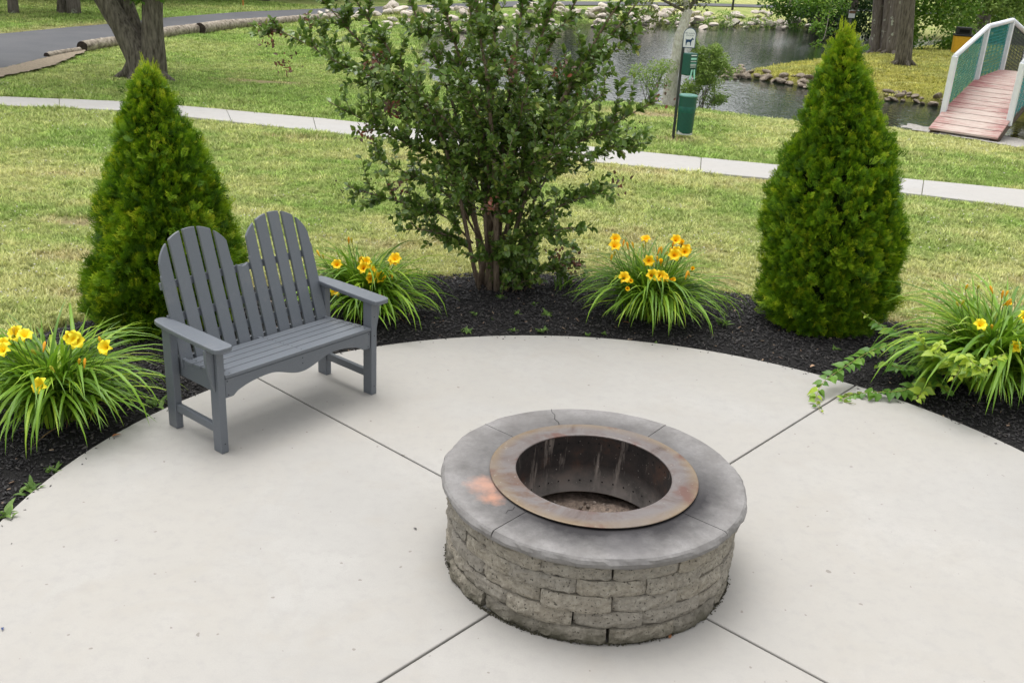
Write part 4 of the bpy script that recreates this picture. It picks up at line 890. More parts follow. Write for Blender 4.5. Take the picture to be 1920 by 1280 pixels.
# trailing vine over the edge of the patio
def vine():
    rg = np.random.default_rng(77); b = g(1725, 690); root = empty('vine', (b.x, b.y, 0), 0, 'light green leafy vine trailing from the bed onto the patio', 'vine')
    def hp(px, py, z): p = g(px, py, z); return np.array([p.x-b.x, p.y-b.y, p.z])
    paths = [[(1735, 690, .03), (1690, 650, .2), (1640, 655, .22), (1580, 690, .16), (1545, 715, .10), (1530, 745, .03), (1535, 765, .012), (1545, 775, .012)],
             [(1735, 690, .03), (1700, 640, .26), (1660, 615, .30), (1630, 595, .34), (1615, 583, .38)],
             [(1745, 700, .03), (1700, 730, .06), (1640, 735, .05), (1600, 738, .02), (1580, 750, .012), (1605, 757, .012)],
             [(1745, 690, .03), (1735, 655, .34), (1725, 632, .46), (1720, 622, .5)], [(1750, 690, .03), (1750, 665, .36), (1765, 645, .46), (1755, 655, .46)], [(1745, 690, .03), (1780, 680, .32), (1800, 690, .36), (1785, 715, .3)],
             [(1760, 690, .03), (1830, 695, .40), (1860, 675, .48), (1885, 662, .5)], [(1745, 700, .03), (1735, 725, .08), (1722, 742, .07), (1716, 750, .05)], [(1740, 690, .03), (1690, 690, .12), (1660, 680, .14), (1640, 685, .1)], [(1740, 690, .03), (1760, 715, .1), (1780, 735, .12)], [(1750, 690, .03), (1800, 665, .44), (1830, 685, .46), (1850, 692, .42)]]
    hv = []                                       # heart shaped leaf
    for y, w_, z in ((0, .20, .0), (.1, .36, .02), (.28, .43, .03), (.5, .37, .02), (.75, .20, -.02), (1.08, .01, -.12)): hv += [(-w_, y-.10*(y < .2), z+w_*.25), (0, y, z), (w_, y-.10*(y < .2), z+w_*.25)]
    hf = np.array([(3*i+j, 3*i+j+1, 3*i+j+4, 3*i+j+3) for i in range(5) for j in range(2)]); LM = [mesh_np('leaf', np.array(hv), hf, M['vine'], True, {'rnd': np.full(len(hv), r)}) for r in (.05, .25, .45, .65, .9, 1.)]
    for ip, pth in enumerate(paths):
        P = smooth_path([hp(*q) for q in pth], 26); V, Fq = tube_np(P, np.linspace(.004, .0018, 26), 5); obj('stem', mesh_np('stem', V, Fq, M['vinestem'], True), root)
        L = np.linalg.norm(np.diff(P, axis=0), axis=1).sum(); m = int(L*(36 if ip < 3 else 58))+7
        for k in range(m):
            t_ = .12+.86*(k+.5*rg.random())/m; i = int(t_*25); ax = P[min(i+1, 25)]-P[max(0, i-1)]; ax /= np.linalg.norm(ax)+1e-9; s = 1 if k % 2 else -1
            sd_ = np.cross(ax, (0, 0, 1.)); sd_ = sd_/(np.linalg.norm(sd_)+1e-9)*s; d = sd_*.8+ax*.35+np.array([0, 0, rg.uniform(-.75, .2)]); N_ = np.array([0, -.35, 1.])+rg.normal(0, .35, 3)
            R = frames(d[None], N_[None])[0]; sz = rg.uniform(.042, .078)*(1 if t_ < .85 else .6); p = P[i]+d*.012; p[2] = max(p[2], .008)
            shade = int(np.clip(rg.normal(1.6+(2.4 if ip in (3, 4, 5, 6, 7, 10) else 0)+(1.2 if t_ > .8 else 0), 1.0), 0, 5))
            o = obj('leaf', LM[shade], root); o.matrix_local = Matrix.Translation(p) @ Matrix([list(r) for r in R]).to_4x4() @ Matrix.Scale(sz, 4)
vine()

# weeds sprouting in the mulch
def weed(label, px, py, n, L, seed, tall=False):
    rg = np.random.default_rng(seed); b = g(px, py); zb = float(mulch_z(b.x, b.y)) if math.hypot(b.x-PCX, b.y-PCY) > PR else 0
    Vs, rv = [], []
    for i in range(n):
        V, Fq = blade(L*rg.uniform(.6, 1.2), math.radians(rg.uniform(60, 85) if tall else rg.uniform(15, 60)), math.radians(rg.uniform(20, 60)), L*(.05 if tall else .17), 5); V = rotz(V, rg.uniform(0, 2*PI))+np.array([rg.normal(0, L*.25), rg.normal(0, L*.25), 0]); V[:, 2] = np.maximum(V[:, 2], .004); Vs.append((V, Fq)); rv.append(np.full(len(V), rg.random()))
    V, Fq = merge(Vs); o = obj('weed', mesh_np('weed', V, Fq, M['weed'], True, {'rnd': np.concatenate(rv)}), None, (b.x, b.y, zb)); tag(o, label, 'weed', 'weeds in the mulch bed')
small = 'small green weed sprouting from the black mulch'
for i, (px, py, n, L, lab, tl) in enumerate([(292, 757, 9, .11, 'leafy weed at the patio edge between the yellow daylily and the bench leg', 0), (98, 878, 12, .07, 'low bright weed rosette below the yellow daylily at the patio edge', 0), (58, 912, 12, .10, small, 0), (8, 965, 9, .12, 'broad leaved weed leaning over the patio edge where the bed narrows', 0), (887, 592, 9, .06, small, 0), (875, 620, 12, .07, small, 0), (962, 619, 10, .05, small, 0), (1028, 594, 9, .09, small, 0), (1015, 620, 12, .07, small, 0), (1052, 540, 10, .22, 'tall grassy weed between the crape myrtle and the orange daylily', 1), (1103, 625, 6, .05, small, 0), (1357, 610, 12, .10, 'spreading weed beside the orange daylily at its arborvitae side', 0), (981, 538, 22, .07, small, 0), (939, 563, 22, .06, small, 0), (969, 592, 18, .05, small, 0), (1000, 575, 14, .05, small, 0), (925, 600, 6, .03, small, 0), (820, 600, 8, .04, small, 0), (1132, 622, 9, .05, small, 0), (1230, 640, 8, .04, small, 0), (1565, 660, 10, .05, 'tiny weed at the foot of the taller arborvitae', 0), (318, 745, 7, .04, small, 0)]):
    weed(lab, px, py, n+3, L*.8, 200+i, bool(tl))

# ------------------------------------------------------------------ trees, shrubs and things beyond the path
M['oakbark'] = barkmat('grey_bark', (.035, .030, .024), (.23, .205, .165), 9)
M['lichenbark'] = barkmat('lichen_bark', (.085, .07, .06), (.235, .205, .18), 8, (.42, .44, .36))
M['whitebark'] = barkmat('pale_bark', (.52, .48, .42), (.86, .84, .79), 10, None, .6)
M['leaf_a'] = leafmat('broad_leaf', [(0, (.07, .16, .02)), (.6, (.15, .29, .035)), (1, (.30, .43, .055))], .5, .35, .3)
M['leaf_dark'] = leafmat('dark_leaf', [(0, (.012, .035, .01)), (1, (.04, .085, .018))], .6, .25, .3)
M['leaf_conifer'] = leafmat('conifer_needles', [(0, (.012, .035, .02)), (1, (.05, .10, .055))], .6, .15, .3)
M['leaf_willow'] = leafmat('willow_leaf', [(0, (.16, .26, .06)), (.6, (.29, .42, .10)), (1, (.45, .55, .17))], .5, .35, .3)
LQ = np.array([(0, 0, 0), (.34, .5, .06), (0, 1, -.04), (-.34, .5, .06)]); LQF = np.array([(0, 1, 2, 3)])
def foliage(centres, radii, n, size, mat, seed, flat=1., narrow=1., nm='crown'):
    """leaf-sized faces spread in uneven clumps through a volume"""
    rg = np.random.default_rng(seed); centres = np.array([tuple(c) for c in centres], float); radii = np.array(radii, float); pr = radii**2; pr /= pr.sum()
    k = rg.choice(len(centres), n, p=pr); d = rdir(n, rg); r = radii[k]*rg.random(n)**.42*(1+.35*(fbm(d[:, 0]*2.2+k*3.1, d[:, 1]*2.2, d[:, 2]*2.2)-.5)*2)
    pos = centres[k]+d*r[:, None]*np.array([1, 1, flat]); gap = fbm(pos[:, 0]*1.7/size*.12, pos[:, 1]*1.7/size*.12, pos[:, 2]*1.7/size*.12, 2) > .40; pos = pos[gap]; d = d[gap]; m = len(pos)
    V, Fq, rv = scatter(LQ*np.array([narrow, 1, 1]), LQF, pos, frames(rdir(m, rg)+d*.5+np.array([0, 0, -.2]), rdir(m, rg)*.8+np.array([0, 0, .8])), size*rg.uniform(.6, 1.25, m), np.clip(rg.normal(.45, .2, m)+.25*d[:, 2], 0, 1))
    return mesh_np(nm, V, Fq, mat, False, {'rnd': rv})
def limb(pts, r, root, mat, name='trunk', n=14, seg=14, jit=.03):
    V, Fq = tube_np(smooth_path(pts, seg), np.interp(np.linspace(0, 1, seg), np.linspace(0, 1, len(r)), r), n, jit); return obj(name, mesh_np(name, V, Fq, mat, True), root)
def blobs(n, c, spread, rr, seed):
    rg = np.random.default_rng(seed); C = np.array(c)+rg.normal(0, 1, (n, 3))*np.array(spread); return C, rg.uniform(*rr, n)

# three-stemmed tree beside the road
ob = g(268, 146); oak = empty('shade_tree', (ob.x, ob.y, 0), 0, 'three stemmed grey barked shade tree between the footpath and the road', 'tree')
def rel(px, py, o=ob, dy=0.): p = atY(px, py, o.y+dy); return (p.x-o.x, p.y-o.y, p.z)
limb([(0, 0, -.15), rel(270, 130), rel(252, 90), rel(222, 40), rel(198, 0), rel(150, -90), rel(90, -220)], [.36, .26, .205, .20, .19, .17, .10], oak, M['oakbark'])
limb([(.06, .04, -.1), rel(286, 120), rel(286, 70), rel(286, 0), rel(292, -120), rel(310, -260)], [.34, .23, .195, .18, .16, .10], oak, M['oakbark'])
limb([rel(266, 105, ob, .12), rel(254, 60, ob, .2), rel(234, 0, ob, .3), rel(205, -90, ob, .5), rel(190, -200, ob, .7)], [.2, .17, .14, .12, .07], oak, M['oakbark'], 'limb')
for i, (px, py, dy) in enumerate(((210, 150, -.1), (332, 152, -.12), (300, 156, -.35), (240, 158, -.4), (270, 138, .5))):
    p = rel(px, py, ob, dy); limb([(p[0]*.22, p[1]*.2, .28), (p[0]*.5, p[1]*.5, .10), (p[0], p[1], -.05)], [.17, .10, .03], oak, M['oakbark'], 'root', 8, 8)
C, R = blobs(26, (0, .3, 5.3), (1.9, 1.7, .9), (.6, 1.2), 5); obj('crown', foliage(C, R, 9000, .22, M['leaf_a'], 6), oak)
C = [rel(258, -6, ob, -.3), rel(250, -14, ob, -.2), rel(300, -12, ob, -.3), rel(240, -22, ob, 0)]; obj('leaf_spray', foliage(C, [.12, .2, .14, .22], 260, .11, M['leaf_a'], 8), oak)

# woodland edge across the road
def wood_tree(label, x, y, h, r, seed, bark='oakbark', leaf='leaf_dark', n=3800, low=1.6, size=.34, lean=0., name='woodland_tree', group='trees beyond the road', cat='tree'):
    rg = np.random.default_rng(seed); z0 = float(ground_z(np.array([x]), np.array([y]))[0]); t_ = empty(name, (x, y, z0), 0, label, cat, group)
    limb([(0, 0, -.2), (.02, 0, .25), (lean*.3, 0, h*.3), (lean, rg.normal(0, .2), h*.75)], [r*1.6, r*1.05, r*.85, r*.3], t_, M[bark], 'trunk', 12, 10, .05)
    for k in range(5):
        a = rg.uniform(0, 2*PI); L = h*.28; z = h*rg.uniform(.3, .6); limb([(lean*.4, 0, z), (math.cos(a)*L*.5, math.sin(a)*L*.5, z+L*.4), (math.cos(a)*L, math.sin(a)*L, z+L*.5)], [r*.35, r*.25, r*.08], t_, M[bark], 'limb', 6, 6)
    C, R = blobs(18, (lean*.6, 0, (low+h)/2), (h*.17, h*.17, (h-low)*.22), (h*.09, h*.17), seed+1); obj('crown', foliage(C, R, n, size, M[leaf], seed+2), t_)
    return t_
for i, (px, py, r, lab) in enumerate(((25, 25, .12, 'tree with slim pale trunk across the road beside the woodland edge'), (139, 26, .155, 'tree with flared pale trunk beside a stump across the road'))):
    p = g(px, py); wood_tree(lab, p.x, p.y, 7.5, r, 300+7*i, 'lichenbark', 'leaf_dark', 4200, 2.0)
p = g(117, 24); st = empty('tree_stump', (p.x, p.y, 0), 0, 'dark broken tree stump next to the flared pale trunk across the road', 'stump')
limb([(0, 0, -.1), (0, 0, .2), (.04, 0, .42)], [.24, .17, .15], st, M['oakbark'], 'stump_wood', 10, 6, .12); limb([(.1, 0, .1), (.14, .02, .35), (.15, 0, .55)], [.07, .05, .02], st, M['oakbark'], 'splinter', 6, 5, .1)
wl_ = 'slim tree in the dark woodland beyond the road'
for i, (x, y, h, r) in enumerate(((-27, 41, 9, .18), (-23.2, 43, 9, .16), (-20.6, 41.5, 8.5, .1), (-18.9, 42.5, 9, .12), (-17.4, 43.5, 9, .11), (-15, 47, 9, .2), (-12.8, 49.5, 9, .18), (-10.2, 53, 9, .2), (-7.5, 57, 9, .2), (-29, 36, 9, .2), (-21, 48, 10, .2))):
    wood_tree(wl_, x, y, h, r, 400+11*i, 'oakbark', 'leaf_dark', 3600, 1.1)
def bush(label, c, blobs_, n, size, mat, seed, name='shrub', group=None, cat='shrub', narrow=1., stems=5, flat=.9):
    b = empty(name, c, 0, label, cat, group); rg = np.random.default_rng(seed); C = np.array([q[:3] for q in blobs_]); R = np.array([q[3] for q in blobs_])
    for k in range(stems):
        q = C[rg.integers(0, len(C))]; limb([(rg.normal(0, .1), rg.normal(0, .1), -.15), tuple(q*.5+rg.normal(0, .05, 3)), tuple(q)], [.009, .007, .003], b, M['oakbark'], 'stem', 6, 7)
    obj('foliage', foliage(C, R, n, size, mat, seed+1, flat, narrow, 'foliage'), b); return b
under = 'dark undergrowth bush at the foot of the woodland beyond the road'
for i, (x, y) in enumerate(((-30, 41.5), (-27, 42.5), (-24, 43.5), (-21.5, 44.5), (-18.5, 45.5), (-15.6, 48), (-13.2, 51.5), (-10.5, 55.5), (-33, 40))):
    bush(under, (x, y, -.1), [(0, 0, .6, 1.1), (1.2, .3, .5, .9), (-1.2, .2, .5, 1.), (.3, 0, 1.2, .9)], 1500, .24, M['leaf_dark'], 500+3*i, 'undergrowth_bush', 'undergrowth along the woodland')
p = g(232, 20); p = g(700, -2)
for i, (px, py, dx) in enumerate(((425, 2, 0), (475, -2, .5), (350, -4, 0))):
    p = g(px, py); bush('bright green leafy sapling across the road near the orange stake' if i == 0 else 'leafy sapling at the far edge of the road verge', (p.x, p.y, 0), [(0, 0, 1.0, .55), (.5, 0, 1.3, .5), (-.5, .1, 1.25, .5), (0, .2, 1.8, .7)], 1100, .14, M['leaf_a'], 560+i, 'sapling', 'saplings across the road')
p = g(456, 12); tag(box('survey_stake', -.03, .03, -.02, .02, -.05, .75, simple('orange_paint', (.62, .26, .07), .7), None, .006), 'orange survey stake on the verge across the road', 'stake').location = (p.x, p.y, 0)

# logs laid along the road edge
M['logbark'] = (lambda t: (t.bump(t.noise(16, 8, .7), .9, .04), t.fin(t.ramp(t.noise(9, 7, .7), [(.34, (.09, .07, .055)), (.5, (.33, .285, .23)), (.66, (.50, .44, .37))]), .95, .15))[1])(NT('log_bark'))
M['logend'] = simple('log_end', (.045, .032, .026), .95, .5, 14, .8)
def log(label, pix, r0, r1, seed, bend=.05):
    P = [g(x, y) for x, y in pix]; o = P[0]; rg = np.random.default_rng(seed); root = empty('log', (o.x, o.y, 0), 0, label, 'log', 'logs along the road edge')
    pts = [(q.x-o.x+rg.normal(0, bend)*(0 < i < len(P)-1), q.y-o.y, r0*.72) for i, q in enumerate(P)]; sp = smooth_path(pts, 20); rr_ = np.linspace(r0, r1, 20)*(1+.10*(fbm(np.arange(20)*.45, seed)-.5)*2)
    V, Fq = tube_np(smooth_path(sp, 60), np.interp(np.linspace(0, 19, 60), np.arange(20), rr_)*(1+.10*(fbm(np.arange(60)*.5, seed+3.)-.5)), 16, .035, False); obj('log_bark', mesh_np('log_bark', V, Fq, M['logbark'], True), root)
    for e, i in ((0, 0), (1, 59)):
        ring = V[i*16:(i+1)*16]; c = ring.mean(0); obj('cut_end', mesh('cut_end', [tuple(c)]+[tuple(v) for v in ring], [(0, 1+j, 1+(j+1) % 16) if e else (0, 1+(j+1) % 16, 1+j) for j in range(16)], M['logend']), root)
log('thick pale log with a dark hollow end pointing along the gravel shoulder', [(155, 96), (190, 89), (232, 82)], 0.133, 0.112, 1)
log('long log behind the shade tree butting against a knotted log end', [(238, 80.5), (300, 70), (368, 61)], 0.140, 0.154, 2)
log('longest curved log between the knotted end and the splintered end', [(376, 62), (440, 54), (500, 47.5)], 0.168, 0.140, 3)
log('thin far log running out behind the crape myrtle twigs', [(503, 46.5), (550, 42), (640, 34)], 0.133, 0.112, 4)
log('short half buried log on the gravel shoulder', [(88, 109), (115, 104), (150, 98)], 0.070, 0.063, 5, .02)

# pale leaning tree at the water's edge
wb_ = g(1258, 184); wt = empty('leaning_tree', (wb_.x, wb_.y, -.02), 0, 'pale barked tree leaning at the bank beside the pet waste station', 'tree')
rw = lambda px, py, dy=0.: rel(px, py, wb_, dy)
limb([(0, 0, -.2), rw(1257, 165), rw(1262, 130), rw(1270, 100), rw(1274, 70), rw(1284, 40), rw(1291, 16)], [.22, .16, .135, .125, .115, .105, .09], wt, M['whitebark'], 'trunk', 14, 22, .02)
limb([rw(1288, 26), rw(1296, 8), rw(1330, -25), rw(1360, -60)], [.05, .045, .035, .02], wt, M['oakbark'], 'branch', 8, 10); limb([rw(1290, 18), rw(1280, -20), rw(1262, -70)], [.06, .05, .03], wt, M['whitebark'], 'branch', 8, 8)
limb([rw(1290, 22), rw(1250, 2), rw(1215, -20)], [.035, .03, .015], wt, M['oakbark'], 'branch', 8, 8)
C = [rw(px, py, dy) for px, py, dy in ((1235, 8, -.2), (1262, 6, .1), (1215, 28, -.1), (1250, 34, .2), (1300, -10, 0), (1200, -8, .2), (1275, -30, 0), (1330, -40, .2), (1240, -50, .1), (1320, 2, .1), (1225, 50, 0))]; obj('crown', foliage(C, [.3, .28, .26, .22, .35, .4, .5, .45, .6, .16, .16], 2300, .075, leafmat('olive_leaf', [(0, (.09, .12, .03)), (1, (.26, .28, .10))], .5, .3), 15), wt)
# shrubs on the bank
sb = g(1318, 192)
def rs(px, py, r, dy=0., o=sb): q = rel(px, py, o, dy); return (*q, r)
bush('light green willow shrub on the bank behind the pet waste station', (sb.x, sb.y, -.05), [rs(1335, 160, .32), rs(1320, 130, .30), rs(1345, 110, .24), rs(1340, 90, .16), rs(1312, 95, .16), rs(1300, 75, .12), rs(1358, 130, .2), rs(1300, 165, .28), rs(1350, 175, .2), rs(1325, 180, .22), rs(1308, 115, .24)], 12000, .07, M['leaf_willow'], 600, 'bank_shrub', None, 'shrub', .55, 9)
sb2 = g(1218, 190)
bush('thin twiggy shrub on the bank behind the pale leaning tree', (sb2.x, sb2.y, -.05), [rs(1215, 140, .26, 0, sb2), rs(1235, 125, .26, 0, sb2), rs(1250, 120, .2, .2, sb2), rs(1225, 160, .18, 0, sb2), rs(1195, 130, .2, 0, sb2), rs(1245, 150, .16, .2, sb2)], 2100, .055, M['leaf_willow'], 610, 'bank_shrub', None, 'shrub', .6, 14)

# pet waste station
p = g(1262, 258); ws = empty('pet_waste_station', (p.x, p.y, 0), 0, 'green pet waste station with dog sign, bag dispenser and lidded bin on a post', 'waste station')
GR = simple('green_enamel', (.006, .078, .058), .4, .12, 30, .05, .5); GRL = simple('pale_green_lid', (.12, .30, .25), .45); GRAY = simple('post_steel', (.06, .065, .065), .5, .2, 30, .1, .5, .6); WH = simple('sign_white', (.72, .74, .76), .4, .03); NAVY = simple('sign_navy', (.012, .05, .13), .5, .05); MINT = simple('bag_mint', (.35, .72, .60), .5, .1)
box('post', -.022, .022, -.018, .018, -.3, 1.62, GRAY, ws, .002)
def arch(w_, h, y0, y1, dx=0., dz=0., bev=.002):
    r = w_/2; pts = [(dx-r, dz), (dx+r, dz)]+[(dx+r*math.cos(a), dz+h-r+r*math.sin(a)*1.0) for a in np.linspace(0, PI, 15)]; return prism_bm(pts, y0, y1, bev, 'xz')
sgn_ = obj('sign_panel', bm_mesh('sign_panel', arch(.205, .315, -.030, -.022), NAVY), ws, (.085, 0, 1.475)); sgn_.rotation_euler.z = -.12
obj('sign_face', bm_mesh('sign_face', arch(.185, .295, -.0325, -.0312, 0, .010, 0), WH), sgn_)
def text(body, size, loc, parent, mat):
    cu = bpy.data.curves.new('lettering', 'FONT'); cu.body = body; cu.size = size; cu.align_x = 'CENTER'; tmp = bpy.data.objects.new('lettering', cu); COL.objects.link(tmp)
    bpy.context.view_layer.update(); me = bpy.data.meshes.new_from_object(tmp.evaluated_get(bpy.context.evaluated_depsgraph_get())); bpy.data.objects.remove(tmp); me.materials.clear(); me.materials.append(mat); me.name = 'lettering'
    o = obj('lettering', me, parent, loc); o.rotation_euler = (PI/2, 0, 0); return o
text('PET WASTE', .030, (0, -.0340, .218), sgn_, NAVY); text('STATION', .030, (0, -.0340, .184), sgn_, NAVY)
dog = [(-.048, .035), (-.040, .035), (-.034, .075), (-.018, .088), (.014, .086), (.020, .035), (.030, .035), (.032, .090), (.040, .108), (.044, .122), (.066, .126), (.068, .138), (.054, .146), (.048, .160), (.040, .150), (.030, .138), (.022, .126), (-.030, .126), (-.044, .122), (-.054, .138), (-.060, .136), (-.052, .112), (-.054, .08)]
obj('dog_emblem', bm_mesh('dog_emblem', prism_bm([(x*1.05, z*1.05) for x, z in dog], -.0350, -.0336, 0, 'xz'), NAVY), sgn_)
db = box('dispenser', -.10, .10, -.10, .06, 0, .355, GR, ws, .018, 2); db.location = (.115, -.05, 1.045); db.rotation_euler.z = .62
for zz, hh, mt in ((.315, .016, WH), (.255, .03, MINT), (.225, .008, WH), (.19, .018, GRL), (.165, .014, WH), (.135, .008, WH)): box('printed_label', -.062, .062, -.1035, -.1012, zz, zz+hh, mt, db, 0)
box('bag_slot', -.045, .045, -.1035, -.1012, .088, .115, simple('slot_black', (.01, .012, .012), .8), db, 0)
for s in (-1, 1):
    bm = prism_bm([(s*.010, .10), (s*.040, .10), (s*.05, .02), (s*.065, -.06), (s*.040, -.055), (s*.022, .03)], -.118, -.108, 0, 'xz'); obj('bag', bm_mesh('bag', bm, MINT), db)
V, Fs = lathe([(.002, .07), (.132, .07), (.134, .075), (.150, .70), (.148, .71), (.002, .71)], 36)
bn = obj('bin', mesh('bin', V, Fs, GR, False), ws, (.175, -.02, 0))
V, Fs = lathe([(.002, .735), (.145, .728), (.158, .716), (.156, .700), (.1515, .700), (.1515, .706)], 36); obj('lid', mesh('lid', V, Fs, GRL, True), bn)
V, Fs = lathe([(.1437, .44), (.1448, .443), (.1478, .535), (.1468, .538)], 36); obj('band', mesh('band', V, Fs, simple('band_green', (.012, .11, .085), .4), True), bn)
rg = np.random.default_rng(4); V = []; Fs = []                  # enamel flaked off round the foot
for i in range(36):
    a0 = PI+.1+i*(PI-.2)/36; a1 = a0+(PI-.2)/36; h0, h1 = [.022+.06*max(0, float(vnoise((i+q)*.33, 3.3))-.42)*1.6 for q in (0, 1)]; k = len(V)
    for a, z in ((a0, .0745), (a1, .0745), (a1, .0745+h1), (a0, .0745+h0)): r = .1358+(z-.0745)*.0256; V.append((r*math.cos(a), r*math.sin(a), z))
    Fs.append((k, k+1, k+2, k+3))
obj('bare_metal_patch', mesh('bare_metal_patch', V, Fs, simple('bare_metal', (.55, .57, .56), .5, .1)), bn)
V, Fs = lathe([(.15, 0), (.19, 0)], 4)

# footbridge
AX = math.radians(51.5); bw = 1.22; L0 = np.array([7.78, 19.26])
br = empty('footbridge', (L0[0], L0[1], 0), AX, 'arched red plank footbridge with white rails and green netting over the creek', 'bridge')      # local x along the bridge, right side at y = -bw
pf_s = [0, .67, 2.45, 4.25, 6.05, 6.8]; pf_z = [.07, .35, .86, .96, .60, .12]
dz = lambda s: float(np.interp(s, pf_s, pf_z))
t = NT('red_plank'); p = t.pos('World'); mp = t.n('Mapping'); t.set(mp.inputs[0], t.pos()); mp.inputs['Scale'].default_value = (16, 1.1, 16); n = t.noise(3, 7, .75, mp.outputs[0]); oi = t.n('ObjectInfo')
wear = t.math('ADD', n, t.math('MULTIPLY', t.math('SUBTRACT', oi.outputs['Random'], .5), .10)); sy = t.n('SeparateXYZ'); t.set(sy.inputs[0], t.pos())
foot = t.ramp(t.math('ABSOLUTE', t.math('ADD', sy.outputs['Y'], bw/2)), [(.2, .13), (.56, -.02)]); wear = t.math('ADD', wear, foot)
M['plank'] = t.fin(t.ramp(wear, [(.30, (.22, .04, .05)), (.44, (.30, .11, .11)), (.54, (.40, .27, .24)), (.68, (.52, .44, .39))]), .85, .2); t.bump(n, .3, .01)
WHP = simple('white_rail_paint', (.74, .76, .80), .45, .05, 12)
npl = 30; s_ = np.linspace(0, 6.8, npl+1)
for k in range(npl):
    s0, s1 = s_[k]+.011, s_[k+1]-.011; sk = .36*max(0, 1-s0/1.2); z0, z1 = dz(s0), dz(s1)
    pts = [(s0, z0-.035), (s1, z1-.035), (s1, z1), (s0, z0)]
    bm = prism_bm(pts, 0, 1, 0, 'xz')
    for v in bm.verts: yy = v.co.y; v.co.y = -bw-.02+yy*(bw+.04); v.co.x += -sk*yy*0
    obj('plank', bm_mesh('plank', bm, M['plank']), br)
for y in (-bw+.06, -.06):
    P = [(s, y, dz(s)-.14) for s in np.linspace(.1, 6.7, 24)]; V, Fq = tube_np(P, .09, 6); obj('beam', mesh_np('beam', V, Fq, simple('beam_wood', (.10, .075, .055), .9), True), br)
posts = [.67, 2.45, 4.25, 6.05]; PH = 1.03
NETG = simple('green_netting', (.012, .19, .175), .6, .2, 10); NETD = simple('dark_netting', (.06, .07, .075), .6)
for y, sd_ in ((0., 1), (-bw, -1)):
    tops = []
    for s in posts:
        z = dz(s); tops.append((s, y, z+PH-(.0 if s > .7 else 0))); bm = box_bm(s-.05, s+.05, y-.05, y+.05, z-.12, z+PH, .006); obj('post', bm_mesh('post', bm, WHP), br)
    for a, b in zip(tops[:-1], tops[1:]):
        V, Fq = tube_np([a, b], .05, 8); obj('rail', mesh_np('rail', V, Fq, WHP, True), br)
        nets = []; m = int((b[0]-a[0])/.075)
        for i in range(1, m):
            u = i/m; s = a[0]+(b[0]-a[0])*u; zt = a[2]+(b[2]-a[2])*u; wv = .012*math.sin(i*1.7); nets.append(tube_np([(s+wv, y+.028*sd_, dz(s)-.02), (s-wv, y+.028*sd_, (dz(s)+zt)/2), (s+wv, y+.028*sd_, zt)], .009, 3, cap=False))
        for i in range(1, 15):
            f = i/15; nets.append(tube_np([(a[0], y+.030*sd_, dz(a[0])+(a[2]-dz(a[0]))*f), ((a[0]+b[0])/2, y+.030*sd_, (dz(a[0])+dz(b[0]))/2*(1-f)+(a[2]+b[2])/2*f-.012), (b[0], y+.030*sd_, dz(b[0])+(b[2]-dz(b[0]))*f)], .009, 3, cap=False))
        V, Fq = merge(nets); obj('netting', mesh_np('netting', V, Fq, NETG if a[0] < 4 else NETD, True), br)
    V, Fq = tube_np([tops[-1], (6.75, y, .9)], .05, 8); obj('rail', mesh_np('rail', V, Fq, WHP, True), br)

# yellow bin by the hedge
p = g(1797, 106); yb = empty('litter_bin', (p.x, p.y, float(ground_z(np.array([p.x]), np.array([p.y]))[0])), -.25, 'yellow litter bin with black hooded lid in front of the hedge', 'bin')
YEL = simple('yellow_plastic', (.66, .36, .015), .5, .1); BLK = simple('black_plastic', (.012, .013, .015), .45)
obj('bin_body', bm_mesh('bin_body', prism_bm([(-.27, 0), (.27, 0), (.30, .66), (-.30, .66)], -.26, .26, .03, 'xz', 2), YEL), yb); box('rim', -.33, .33, -.29, .29, .655, .72, BLK, yb, .015)
hd = box('hood', -.26, .26, -.24, .24, .72, .98, BLK, yb, .03, 2); box('hood_opening', -.18, .18, -.246, -.241, .78, .90, simple('hole', (.002, .002, .002), 1.), hd, 0)

# trunks on the spit of land
def spit_tree(label, px, py, r, top_px, h, seed, n=4200, low=7., bark='lichenbark', leaf='leaf_a'):
    b = g(px, py, .1); z0 = float(ground_z(np.array([b.x]), np.array([b.y]))[0]); tr_ = empty('waterside_tree', (b.x, b.y, z0), 0, label, 'tree', 'trees on the spit beside the pond')
    tp = atY(top_px, 0, b.y); ex = (tp.x-b.x)/max(.5, tp.z-z0)
    limb([(0, 0, -.25), (ex*.2, 0, .25), (ex*1.5, 0, 1.5), (ex*h*.5, 0, h*.5), (ex*h*.7, .2, h*.9)], [r*1.3, r*1.03, r*.95, r*.75, r*.3], tr_, M[bark], 'trunk', 16, 16, .03)
    for k in range(5):
        a = 2*PI*k/5+seed; limb([(0, 0, .25), (math.cos(a)*r*1.5, math.sin(a)*r*1.5, .08), (math.cos(a)*r*2.7, math.sin(a)*r*2.7, -.08)], [r*.5, r*.33, r*.1], tr_, M[bark], 'root', 8, 6)
    C, R = blobs(16, (ex*h*.5, 0, (low+h)/2+.4), (1.6, 1.6, .9), (.7, 1.5), seed); obj('crown', foliage(C, R, n, .26, M[leaf], seed+1), tr_); return tr_
spit_tree('straight smooth grey trunk nearest the bridge among the waterside trees', 1692, 126, .20, 1703, 11, 701, low=7, bark='oakbark')
spit_tree('thick lichen spotted trunk behind the smooth grey trunk', 1677, 98, .235, 1684, 11, 703)
spit_tree('lichen spotted trunk at the pond edge with a broken stump at its side', 1645, 90, .20, 1648, 11, 705)
spit_tree('broad grey trunk crowded between the lichen spotted waterside trunks', 1661, 92, .17, 1667, 11, 707)
